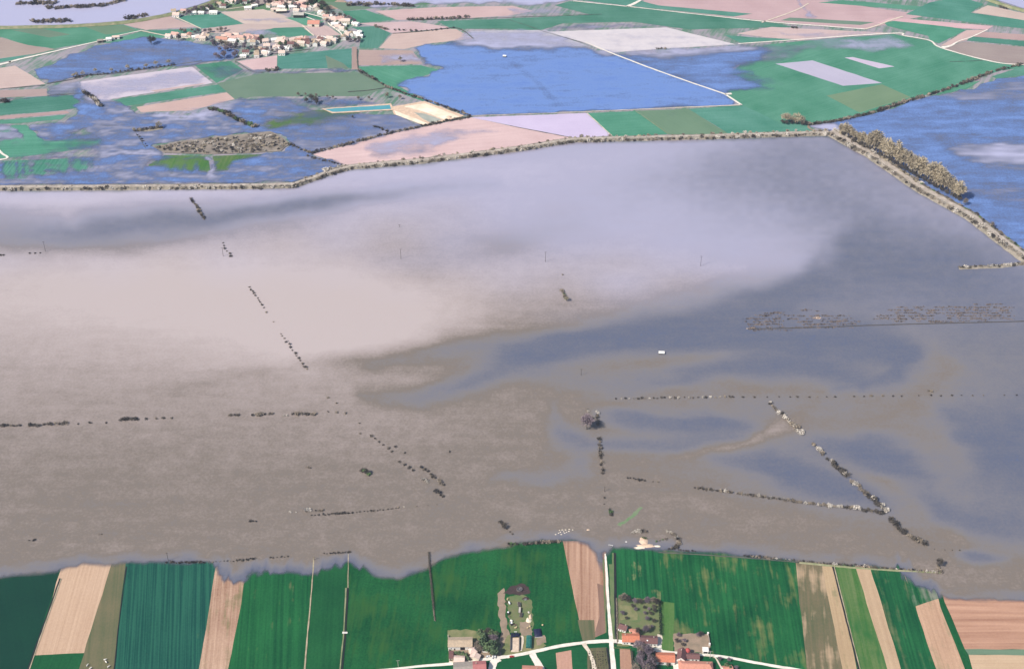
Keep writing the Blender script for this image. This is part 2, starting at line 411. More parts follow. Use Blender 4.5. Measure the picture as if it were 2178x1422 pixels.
# centre and right
F([(1001, 250), (1247, 241), (1300, 289), (1225, 294), (1080, 266)], 'lilac', 0.2, label="pale soaked field between track and levee")
F([(1248, 241), (1355, 236), (1420, 286), (1302, 291)], 'green', 0.3, label="green parcel on the levee below the track")
F([(1355, 236), (1464, 232), (1553, 287), (1420, 286)], 'olive', label="dull green parcel on the levee below the track")
F([(1464, 232), (1580, 224), (1660, 260), (1720, 266), (1740, 281), (1553, 287)], 'green', label="green parcel on the levee by the tree clump")
F([(1580, 224), (1530, 198), (1560, 150), (1628, 96), (1700, 88), (1900, 73), (1925, 78), (1977, 88), (2000, 103), (2089, 128), (2178, 140), (2178, 145), (2130, 150), (1960, 205), (1850, 240), (1720, 265), (1660, 262)], 'green', label="wide green plain inside the bend of the dirt road")
F([(1649, 136), (1728, 129), (1876, 177), (1793, 183)], 'lilac', 0.2, label="pale soaked rectangle in the green plain")
F([(1796, 123), (1814, 122), (1903, 142), (1870, 146)], 'lilac', 0.2, label="short pale soaked strip in the green plain")
F([(1758, 204), (1876, 180), (1937, 207), (1829, 240)], 'olive', label="dull green parcel by the drain hedge")
F([(1180, 12), (1213, 3), (1375, 18), (1559, 38), (1640, 49), (1690, 58), (1464, 63), (1346, 47), (1198, 50), (1139, 68), (1080, 62), (960, 62), (930, 46), (1080, 40), (1257, 32)], 'green', label="long green band along the far track")
F([(1160, 68), (1418, 59), (1565, 95), (1400, 105), (1295, 113), (1240, 90)], 'lilac_p', 0.2, label="very pale soaked field at the head of the track")
F([(1000, 66), (1160, 64), (1250, 98), (1040, 106), (1010, 85)], 'lilac', label="pale soaked field behind the clear lagoon")
F([(1360, 15), (1375, -6), (1700, -6), (1920, 26), (1985, 30), (1842, 62), (1640, 46), (1480, 29)], 'brown', 0.4, label="long brown fields above the far road")
F([(1230, 0), (1335, 13), (1560, 36), (1600, 30), (1400, 12), (1330, -6), (1240, -6)], 'green', label="green wedge along the far road")
F([(1740, 6), (1793, 1), (1965, 15), (1941, 22)], 'green', label="green strip across the far brown fields")
F([(1680, 38), (1860, 48), (1830, 54), (1660, 44)], 'olive', label="dull strip above the far road")
F([(1977, 6), (2042, -6), (2092, 9), (2065, 28), (2300, 60), (2300, 75), (2112, 54), (1926, 31)], 'green', label="green block by the far river dyke")
F([(2068, 27), (2101, 12), (2300, 55), (2300, 62)], 'brown', label="brown wedge by the far river dyke")
F([(1894, 38), (2112, 56), (2100, 64), (1865, 50)], 'brown', 0.4, label="tan strip above the road junction")
F([(1880, 49), (1900, 45), (2021, 58), (2056, 64), (1997, 93), (1978, 87), (1974, 77), (1888, 56)], 'green', label="green parcel above the bend of the dirt road")
F([(2056, 65), (2100, 64), (2065, 83), (2021, 97), (2000, 98)], 'brown', label="brown wedge beside the farm lane")
F([(2089, 68), (2300, 82), (2300, 96), (2065, 78)], 'brown_d', label="red brown strip beyond the farm lane")
F([(2065, 78), (2300, 99), (2300, 110), (2056, 87)], 'green', label="thin green strip beyond the farm lane")
F([(2053, 89), (2300, 112), (2300, 145), (2163, 138), (2089, 127), (2003, 103)], 'brown_d', label="dark brown field at the road bend")
F([(1567, 72), (1640, 58), (1760, 64), (1894, 71), (1700, 87), (1630, 80)], 'brown', 0.4, label="brown and pale field between the two roads")
F([(1540, 75), (1600, 80), (1690, 84), (1575, 92)], 'green', label="green sliver between the two roads")
F([(1985, 204), (2040, 180), (2086, 172), (2060, 188), (2005, 202)], 'green', label="green bank of the clear water under the drain hedge")
F([(2110, 163), (2178, 141), (2300, 130), (2300, 145), (2120, 168)], 'green', label="green bank where the drain meets the road")
F([(1990, 474), (2130, 478), (2230, 560), (2178, 545)], 'green_l', label="green foot of the levee")
# --- this side of the flood
TANC = (0.42, 0.34, 0.16)
F([(-400, 1130), (2700, 1130), (2700, 1900), (-400, 1900)], 'green_n', 0.3, 0.5, 0.4, ang=1.5, label="green farmland along the near shore")
F([(-500, 1180), (0, 1180), (131, 1180), (124, 1224), (60, 1422), (-60, 1800), (-500, 1800)], 'green_d', 0.2, 0.3, 0.5, label="very dark green crop beside the chalk ditch")
F([(135, 1190), (245, 1190), (240, 1211), (182, 1388), (74, 1393)], 'tan', 0.5, 0.25, 0.4, streak_m=2.0, label="tan ploughed field between two green crops")
F([(240, 1190), (269, 1190), (255, 1300), (243, 1422), (215, 1800), (50, 1800), (168, 1422)], 'olive_n', 0.6, 0.5, 0.4, label="rough olive pasture strip")
F([(269, 1185), (463, 1185), (425, 1422), (370, 1800), (215, 1800), (243, 1422)], 'teal', 1.5, 0.3, 0.5, streak_m=1.7, c3=(0.10, 0.16, 0.08), c3_amt=0.05, label="blue green cereal with tramlines")
F([(463, 1185), (535, 1185), (518, 1244), (505, 1340), (485, 1422), (455, 1800), (370, 1800), (423, 1422)], 'tan_b', 0.8, 0.4, 0.4, streak_m=2.5, c3=(0.15, 0.14, 0.06), c3_amt=0.5, label="pink tan strip with a drowned end")
F([(535, 1185), (664, 1185), (648, 1422), (620, 1800), (455, 1800), (485, 1422)], 'green_n', 0.7, 0.3, 0.4, c3=(0.16, 0.17, 0.07), c3_amt=0.15, label="green cereal between pink strip and pale track")
F([(664, 1170), (739, 1170), (730, 1422), (710, 1800), (620, 1800), (648, 1422)], 'green_n', 0.3, 0.4, 0.4, label="green strip between pale track and ditch")
F([(739, 1170), (1197, 1140), (1228, 1300), (1243, 1368), (955, 1412), (700, 1440), (728, 1422)], 'green_n', 0.3, 0.6, 0.7, ang=1.5, c3=(0.028, 0.095, 0.022), c3_amt=0.55, label="largest green meadow around the farm")
F([(1197, 1150), (1240, 1150), (1290, 1150), (1288, 1345), (1240, 1366), (1228, 1300), (1212, 1225)], 'tan_b', 0.8, 0.3, 0.3, ang=1.53, label="brown ploughed field with a rounded end beside the road")
F([(1270, 1240), (1283, 1245), (1287, 1345), (1262, 1356), (1275, 1310)], 'umber', 0.5, 0.3, 0.3, label="darker headland of the brown field")
F([(1228, 1318), (1264, 1318), (1266, 1358), (1240, 1366)], 'olive_n', 0.9, 0.2, 0.3, ang=1.6, label="striped garden plot at the crossroads")
F([(1309, 1160), (1402, 1160), (1406, 1275), (1310, 1275)], 'green_n', 0.9, 0.4, 0.4, ang=1.55, c3=TANC, c3_amt=0.22, label="green meadow with pale scratches by the pond")
F([(1402, 1160), (1692, 1180), (1716, 1422), (1740, 1800), (1400, 1800), (1400, 1390), (1432, 1340), (1408, 1278)], 'green_n', 0.7, 0.6, 0.4, ang=1.55, c3=(0.15, 0.17, 0.06), c3_amt=0.4, label="wide green crop with yellowed patches")
F([(1406, 1278), (1434, 1282), (1432, 1395), (1408, 1385)], 'green_l', 0.4, 0.4, 0.4, label="light green grass strip beside the orchard hedge")
F([(1690, 1180), (1748, 1180), (1795, 1422), (1860, 1800), (1740, 1800), (1716, 1422)], 'olive_n', 0.6, 0.6, 0.4, c3=(0.42, 0.30, 0.19), c3_amt=0.45, label="thin green and tan mottled stubble")
F([(1744, 1180), (1770, 1180), (1822, 1422), (1900, 1800), (1860, 1800), (1792, 1422)], 'tan_n', 0.5, 0.4, 0.3, c3=(0.16, 0.17, 0.08), c3_amt=0.3, label="tan strip along the straight ditch")
F([(1772, 1180), (1816, 1180), (1888, 1422), (1990, 1800), (1900, 1800), (1824, 1422)], 'green_l', 0.8, 0.5, 0.4, c3=(0.03, 0.12, 0.03), c3_amt=0.5, label="bright green strip beside the straight ditch")
F([(1812, 1180), (1843, 1180), (1917, 1422), (2020, 1800), (1990, 1800), (1887, 1422)], 'tan_n', 0.5, 0.4, 0.35, label="tan strip between two green strips")
F([(1843, 1180), (1912, 1180), (1992, 1422), (2100, 1800), (2020, 1800), (1916, 1422)], 'green_n', 0.7, 0.4, 0.4, c3=(0.13, 0.15, 0.07), c3_amt=0.35, label="dark green strip between two tan strips")
F([(1910, 1180), (1975, 1180), (2055, 1422), (2180, 1800), (2100, 1800), (1991, 1422)], 'tan_n', 0.6, 0.5, 0.4, c3=(0.20, 0.19, 0.10), c3_amt=0.5, label="pale tan strip with a drowned green end")
F([(1912, 1180), (1980, 1180), (2004, 1270), (1944, 1290)], 'green_n', 0.9, 0.3, 0.5, c3=(0.20, 0.21, 0.16), c3_amt=0.8, label="drowned grass at the end of the pale strip")
F([(1972, 1180), (1984, 1220), (2009, 1280), (2068, 1422), (2210, 1800), (2180, 1800), (2052, 1422), (2000, 1290)], 'green_n', 0.4, 0.4, 0.4, label="thin green strip along the drowned ploughland")
F([(1980, 1180), (2700, 1180), (2700, 1382), (2052, 1380), (2009, 1280)], 'pink', 0.9, 0.3, 0.25, ang=0.0, streak_m=6.0, label="pink ploughland running down into the water")
F([(2052, 1380), (2700, 1384), (2700, 1400), (2060, 1392)], 'olive', 0.5, label="thin green balk across the pink ploughland")
F([(2060, 1392), (2700, 1398), (2700, 1800), (2215, 1800), (2068, 1422)], 'tan', 0.4, 0.5, 0.3, ang=0.0, label="pale tan ploughland under the green balk")
# south of the farm road
F([(840, 1424), (960, 1414), (1050, 1403), (1180, 1380), (1290, 1368), (1310, 1800), (700, 1800)], 'green_n', 0.2, 0.5, 0.4, label="green paddock south of the farm road")
F([(1182, 1388), (1215, 1382), (1236, 1800), (1205, 1800)], 'tan_b', 0.3, 0.2, 0.3, label="small tan plot south of the road")
F([(1250, 1378), (1290, 1376), (1298, 1440), (1250, 1440)], 'olive_n', 0.9, 0.3, 0.5, ang=1.55, label="vine plot at the crossroads")
F([(1316, 1383), (1341, 1383), (1348, 1440), (1322, 1440)], 'tan_b', 0.2, 0.2, 0.3, label="small tan plot beside the road")
F([(1305, 1375), (1400, 1386), (1640, 1416), (1800, 1440), (1800, 1800), (1330, 1800)], 'green_n', 0.2, 0.5, 0.4, label="green gardens south of the lane")
F([(1318, 1378), (1340, 1380), (1347, 1440), (1320, 1440)], 'tan_b', 0.2, 0.2, 0.3, label="tan garden plot at the crossroads")
# farmyards
def patch(pts, mat, name="ground_patch", label=None):
    global field_no
    field_no += 1
    v, w = ground_poly(pts, 0.004 * field_no, 2.6, 0.9)
    return props(mesh_obj(name, v, [tuple(range(len(v)))], M[mat]), label, kind="structure")
patch([(1312, 1272), (1404, 1272), (1406, 1352), (1404, 1372), (1312, 1374)], 'yard_grass', "garden_ground", "orchard grass behind the two joined houses")
patch([(1318, 1285), (1352, 1290), (1356, 1318), (1320, 1318)], 'dirt_grass', "garden_ground", "worn yellow patch of the orchard")
patch([(1432, 1347), (1508, 1347), (1512, 1388), (1434, 1388)], 'dirt', "yard_ground", "bare brown kitchen garden with a white shed")
patch([(1058, 1262), (1072, 1250), (1078, 1330), (1085, 1350), (1082, 1400), (1060, 1400), (1066, 1340), (1060, 1300)], 'dirt', "yard_ground", "worn farm track up to the manure slab")
patch([(1070, 1262), (1085, 1247), (1110, 1240), (1125, 1248), (1127, 1262), (1105, 1266)], 'manure', "yard_ground", "dark stained ground round the slurry tank")
patch([(1078, 1270), (1110, 1264), (1130, 1275), (1135, 1330), (1128, 1345), (1085, 1345)], 'yard_grass', "yard_ground", "trodden grass of the machinery yard")
patch([(1105, 1322), (1128, 1322), (1132, 1352), (1108, 1352)], 'dirt', "yard_ground", "bare soil between the sheeted clamps")
patch([(1064, 1385), (1080, 1350), (1150, 1352), (1162, 1372), (1150, 1383), (1066, 1400)], 'dirt_grass', "yard_ground", "scuffed grass in front of the clamps")
patch([(1142, 1352), (1158, 1350), (1162, 1366), (1142, 1372)], 'dirt', "yard_ground", "brown soil behind the navy clamp")
patch([(952, 1340), (995, 1338), (1060, 1345), (1064, 1400), (960, 1410)], 'dirt_grass', "yard_ground", "scruffy yard of the walled farm")
patch([(962, 1379), (1000, 1378), (1062, 1392), (1062, 1401), (968, 1410), (960, 1400)], 'dirt', "yard_ground", "bare court of the walled farm")
patch([(1366, 1366), (1404, 1366), (1407, 1378), (1372, 1376)], 'road', "terrace", "white terrace in front of the brown roofed house")
patch([(1398, 1348), (1408, 1350), (1408, 1368), (1398, 1368)], 'track', "terrace", "pale terrace beside the brown roofed house")

# ------------------------------------------------------------------ water
def seg_dist(px, py, a, b):
    ax, ay = a; bx, by = b
    dx, dy = bx - ax, by - ay
    t = np.clip(((px - ax) * dx + (py - ay) * dy) / (dx * dx + dy * dy + 1e-9), 0, 1)
    return np.hypot(px - ax - t * dx, py - ay - t * dy), t

def poly_sd(px, py, pts):
    inside = np.zeros(px.shape, bool); d = np.full(px.shape, 1e9)
    for i in range(len(pts)):
        a, b = pts[i], pts[(i + 1) % len(pts)]
        d = np.minimum(d, seg_dist(px, py, a, b)[0])
        c = ((a[1] > py) != (b[1] > py)) & (px < (b[0] - a[0]) * (py - a[1]) / (b[1] - a[1] + 1e-12) + a[0])
        inside ^= c
    return np.where(inside, d, -d)

def stroke(px, py, pts, soft=0.95, fade=True):
    """pts: (x, y, halfwidth); 1 on the line falling off softly"""
    best = np.zeros(px.shape)
    n = len(pts) - 1
    for i, (a, b) in enumerate(zip(pts[:-1], pts[1:])):
        d, t = seg_dist(px, py, a[:2], b[:2])
        w = a[2] + (b[2] - a[2]) * t
        u = (i + t) / n                      # plumes thin out towards both ends
        amp = 0.35 + 0.65 * np.clip(np.minimum(u, 1 - u) * 3.2, 0, 1) if fade else 1.0
        best = np.maximum(best, amp * np.exp(-(d / w) ** 2 * soft))
    return best

def sstep(v, a, b):
    t = np.clip((v - a) / (b - a), 0, 1); return t * t * (3 - 2 * t)

_rs = np.random.RandomState(3)
def vnoise(x, y, seed=0):
    """smooth lattice noise, about -1..1"""
    g = np.random.RandomState(seed).rand(256, 256) * 2 - 1
    xi = np.floor(x).astype(int); yi = np.floor(y).astype(int)
    fx, fy = x - xi, y - yi; fx = fx * fx * (3 - 2 * fx); fy = fy * fy * (3 - 2 * fy)
    def G(i, j): return g[i % 256, j % 256]
    return (G(xi, yi) * (1 - fx) + G(xi + 1, yi) * fx) * (1 - fy) + (G(xi, yi + 1) * (1 - fx) + G(xi + 1, yi + 1) * fx) * fy

def water_material():
    m, t, p = new_mat("flood_water")
    a1 = nd(t, "ShaderNodeAttribute"); a1.attribute_name = "silt"
    a2 = nd(t, "ShaderNodeAttribute"); a2.attribute_name = "depth"
    g = nd(t, "ShaderNodeNewGeometry")
    n1 = noise(t, g.outputs["Position"], 1 / 22.0, 3, 0.6)
    n2 = noise(t, g.outputs["Position"], 0.35, 2, 0.7)
    mp = nd(t, "ShaderNodeMapping"); mp.inputs["Scale"].default_value = (1 / 90.0, 1 / 14.0, 0); mp.inputs["Rotation"].default_value = (0, 0, 0.12)
    t.links.new(g.outputs["Position"], mp.inputs["Vector"])
    n3 = noise(t, mp.outputs[0], 1.0, 3, 0.6)
    s = math_n(t, 'ADD', a1.outputs["Fac"], math_n(t, 'MULTIPLY_ADD', n1, 0.14, -0.07))
    s = math_n(t, 'ADD', s, math_n(t, 'MULTIPLY_ADD', n2, 0.26, -0.13))
    s = math_n(t, 'ADD', s, math_n(t, 'MULTIPLY_ADD', n3, 0.16, -0.08))
    s = math_n(t, 'MULTIPLY', s, 1 / 1.5)
    r = nd(t, "ShaderNodeValToRGB"); r.color_ramp.interpolation = 'LINEAR'
    els = r.color_ramp.elements
    stops = ((0.0, (0.105, 0.185, 0.450)), (0.1, (0.140, 0.230, 0.480)), (0.17, (0.105, 0.165, 0.340)), (0.22, (0.095, 0.128, 0.240)), (0.27, (0.100, 0.112, 0.158)), (0.36, (0.132, 0.134, 0.163)), (0.46, (0.165, 0.158, 0.172)), (0.55, (0.182, 0.164, 0.156)), (0.63, (0.176, 0.145, 0.117)), (0.72, (0.255, 0.210, 0.183)), (0.86, (0.36, 0.30, 0.277)), (1.0, (0.43, 0.362, 0.342)))  # blue low end: clear water with the sky's reflection painted in
    els[0].position, els[0].color = stops[0][0], (*stops[0][1], 1)
    els[1].position, els[1].color = stops[-1][0], (*stops[-1][1], 1)
    for pos, c in stops[1:-1]:
        e = els.new(pos); e.color = (*c, 1)
    t.links.new(s, r.inputs[0])
    a3 = nd(t, "ShaderNodeAttribute"); a3.attribute_name = "haze_tint"
    t.links.new(mix_c(t, a3.outputs["Fac"], r.outputs[0], (0.44, 0.435, 0.60)), p.inputs["Base Color"])  # lilac blended in as painted haze and sky sheen on the water
    d = math_n(t, 'ADD', a2.outputs["Fac"], math_n(t, 'MULTIPLY_ADD', n1, 0.5, -0.25))
    d = math_n(t, 'ADD', d, math_n(t, 'MULTIPLY_ADD', n3, 0.4, -0.2))
    mr = nd(t, "ShaderNodeMapRange"); mr.interpolation_type = 'SMOOTHSTEP'
    t.links.new(d, mr.inputs[0]); mr.inputs[1].default_value = 0.08; mr.inputs[2].default_value = 0.9
    t.links.new(mr.outputs[0], p.inputs["Alpha"])
    p.inputs["Roughness"].default_value = 0.22
    p.inputs["IOR"].default_value = 1.33
    b = nd(t, "ShaderNodeBump"); b.inputs["Strength"].default_value = 0.25; b.inputs["Distance"].default_value = 0.3
    t.links.new(n2, b.inputs["Height"]); t.links.new(b.outputs[0], p.inputs["Normal"])
    return m
WATER = water_material()
WZ = 0.60

def water_sheet(name, x0, x1, y0, y1, step, fn, label):
    nx, ny = int((x1 - x0) / step) + 1, int((y1 - y0) / step) + 1
    X, Y = np.meshgrid(np.linspace(x0, x1, nx), np.linspace(y0, y1, ny))
    px, py = to_px(X, Y)
    depth, silt, haze_tint = fn(px, py, X, Y)
    wet = depth > -0.35
    q = wet[:-1, :-1] | wet[1:, :-1] | wet[:-1, 1:] | wet[1:, 1:]
    idx = np.arange(nx * ny).reshape(ny, nx)
    quads = np.stack([idx[:-1, :-1][q], idx[:-1, 1:][q], idx[1:, 1:][q], idx[1:, :-1][q]], 1)
    used = np.unique(quads); remap = np.zeros(nx * ny, int); remap[used] = np.arange(len(used))
    quads = remap[quads]
    V = np.stack([X.ravel(), Y.ravel(), np.full(nx * ny, WZ)], 1)[used]
    me = bpy.data.meshes.new(name)
    me.vertices.add(len(V)); me.vertices.foreach_set("co", V.astype(np.float32).ravel())
    me.loops.add(quads.size); me.loops.foreach_set("vertex_index", quads.astype(np.int32).ravel())
    me.polygons.add(len(quads)); me.polygons.foreach_set("loop_start", np.arange(0, quads.size, 4, dtype=np.int32))
    me.update(calc_edges=True)
    for nm, arr in (("silt", silt), ("depth", depth), ("haze_tint", haze_tint)):
        at_ = me.attributes.new(nm, 'FLOAT', 'POINT'); at_.data.foreach_set("value", arr.ravel()[used].astype(np.float32))
    me.materials.append(WATER)
    o = bpy.data.objects.new(name, me); COL.objects.link(o)
    return props(o, label, kind="structure")

LEVEE_L = [(-700, 404), (0, 403), (300, 401), (540, 399), (625, 397), (690, 374), (745, 358), (900, 345), (1100, 320), (1215, 301), (1320, 298), (1500, 294), (1690, 288), (1762, 286)]
LEVEE_R = [(1762, 286), (1850, 335), (1950, 404), (2060, 465), (2178, 555), (2360, 700), (2700, 950)]
SHORE = [(-600, 1275), (0, 1234), (60, 1226), (122, 1220), (180, 1207), (240, 1209), (268, 1203), (460, 1203), (468, 1222), (480, 1240), (500, 1246), (520, 1240), (535, 1222), (660, 1225), (720, 1212), (742, 1200), (770, 1212), (790, 1228), (820, 1238), (850, 1235), (885, 1222), (915, 1210), (950, 1192), (1000, 1180), (1080, 1168), (1120, 1158), (1195, 1156), (1225, 1156), (1245, 1164), (1262, 1180), (1272, 1205), (1282, 1240), (1286, 1180), (1292, 1186), (1306, 1172), (1400, 1176), (1600, 1189), (1770, 1206), (1905, 1214), (1918, 1236), (1950, 1256), (1985, 1262), (2000, 1272), (2016, 1279), (2178, 1284), (2700, 1290)]

def lake_fn(px, py, X, Y):
    poly = LEVEE_L + LEVEE_R[1:] + SHORE[::-1]
    sd = poly_sd(px, py, poly)
    wob = 7 * vnoise(px / 9, py / 60, 1) + 3 * vnoise(px / 3, py / 30, 2)
    comb = ((px > 455) & (px < 770)).astype(float) + 1.3 * ((px > 1908) & (px < 2000)).astype(float) + 0.25
    edge = np.where(py > 1100, sd + wob * comb + 2 * vnoise(px / 25, py / 12, 4), sd + 2)
    depth = np.clip(edge / 16 + 0.1, -1, 1.6)
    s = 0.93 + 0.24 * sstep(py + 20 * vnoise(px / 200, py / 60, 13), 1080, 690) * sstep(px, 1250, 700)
    x_, y_ = px + 16 * vnoise(px / 60, py / 30, 5) + 40 * vnoise(px / 260, py / 90, 8), py + 8 * vnoise(px / 90, py / 30, 6) + 14 * vnoise(px / 300, py / 120, 9)
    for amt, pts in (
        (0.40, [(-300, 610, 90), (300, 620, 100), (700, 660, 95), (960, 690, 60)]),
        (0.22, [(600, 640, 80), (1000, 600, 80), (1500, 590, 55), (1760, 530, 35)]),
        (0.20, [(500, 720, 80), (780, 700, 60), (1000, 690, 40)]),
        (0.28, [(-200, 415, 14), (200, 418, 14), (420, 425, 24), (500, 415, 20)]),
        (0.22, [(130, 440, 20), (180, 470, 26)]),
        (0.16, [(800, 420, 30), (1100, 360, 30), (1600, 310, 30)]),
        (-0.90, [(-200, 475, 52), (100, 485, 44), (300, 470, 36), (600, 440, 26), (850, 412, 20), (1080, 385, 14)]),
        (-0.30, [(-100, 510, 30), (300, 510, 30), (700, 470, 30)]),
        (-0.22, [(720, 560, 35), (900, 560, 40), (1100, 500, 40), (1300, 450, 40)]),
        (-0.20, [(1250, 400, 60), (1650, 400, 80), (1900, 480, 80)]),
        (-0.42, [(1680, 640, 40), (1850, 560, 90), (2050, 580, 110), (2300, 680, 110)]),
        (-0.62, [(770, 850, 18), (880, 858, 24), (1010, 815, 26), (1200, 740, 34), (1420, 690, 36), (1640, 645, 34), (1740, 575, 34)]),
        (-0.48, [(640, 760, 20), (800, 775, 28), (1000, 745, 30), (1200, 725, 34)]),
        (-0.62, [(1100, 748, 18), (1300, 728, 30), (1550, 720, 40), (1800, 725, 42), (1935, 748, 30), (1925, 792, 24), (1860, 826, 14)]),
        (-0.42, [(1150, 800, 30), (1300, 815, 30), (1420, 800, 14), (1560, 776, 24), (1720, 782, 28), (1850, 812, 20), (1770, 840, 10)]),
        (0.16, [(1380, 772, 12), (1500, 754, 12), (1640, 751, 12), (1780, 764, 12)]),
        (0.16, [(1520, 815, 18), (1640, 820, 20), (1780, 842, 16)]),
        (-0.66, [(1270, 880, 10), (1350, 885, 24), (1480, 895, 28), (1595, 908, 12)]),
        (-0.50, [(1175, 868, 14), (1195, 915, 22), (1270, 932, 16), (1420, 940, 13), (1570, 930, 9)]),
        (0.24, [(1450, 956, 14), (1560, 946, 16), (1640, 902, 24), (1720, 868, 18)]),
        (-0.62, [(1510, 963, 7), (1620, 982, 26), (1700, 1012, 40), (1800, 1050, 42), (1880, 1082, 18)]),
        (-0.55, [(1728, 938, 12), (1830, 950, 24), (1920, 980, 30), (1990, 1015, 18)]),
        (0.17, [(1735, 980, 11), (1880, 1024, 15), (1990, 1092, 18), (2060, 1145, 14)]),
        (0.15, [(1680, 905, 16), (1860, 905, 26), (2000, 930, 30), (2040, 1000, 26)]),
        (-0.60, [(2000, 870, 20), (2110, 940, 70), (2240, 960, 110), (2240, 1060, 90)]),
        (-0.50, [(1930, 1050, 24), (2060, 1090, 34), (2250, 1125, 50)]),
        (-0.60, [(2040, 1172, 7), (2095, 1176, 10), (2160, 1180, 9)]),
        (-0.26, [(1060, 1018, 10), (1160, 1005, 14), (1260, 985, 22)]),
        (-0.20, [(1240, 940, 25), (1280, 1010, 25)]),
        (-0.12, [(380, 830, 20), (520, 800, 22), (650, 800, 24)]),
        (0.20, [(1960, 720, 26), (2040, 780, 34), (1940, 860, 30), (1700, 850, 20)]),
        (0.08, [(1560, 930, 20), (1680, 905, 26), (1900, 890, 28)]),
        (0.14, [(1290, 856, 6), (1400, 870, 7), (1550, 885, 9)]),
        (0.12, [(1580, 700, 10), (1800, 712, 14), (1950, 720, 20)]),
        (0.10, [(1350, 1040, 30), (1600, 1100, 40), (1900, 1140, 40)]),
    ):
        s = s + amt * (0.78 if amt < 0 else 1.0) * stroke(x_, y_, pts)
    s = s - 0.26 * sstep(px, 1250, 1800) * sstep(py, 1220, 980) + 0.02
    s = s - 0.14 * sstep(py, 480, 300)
    fringe = np.clip(1 - edge / 34, 0, 1) * (py > 1100)
    s = s - 0.72 * fringe * np.clip(0.35 + comb * 0.7 + vnoise(px / 40, py / 20, 7) * 0.5, 0, 1.2)
    s = s + 0.03 * vnoise(px / 14, py / 8, 11)
    haze_tint = 0.62 * sstep(py + 30 * vnoise(px / 120, py / 40, 12) - 130 * sstep(px, 700, 1500), 640, 330) * sstep(s, 0.25, 0.95)  # painted haze and sky sheen, stronger with distance
    t_ = s - 0.42
    s = 0.42 + (t_ + np.sqrt(t_ * t_ + 0.16 ** 2)) / 2          # never quite clear
    return depth, np.clip(s, 0.3, 1.6), haze_tint

water_sheet("lake_water", -1250, 1350, 760, 1830, 3.0, lake_fn, "wide muddy brown floodwater between the levee and the near fields")

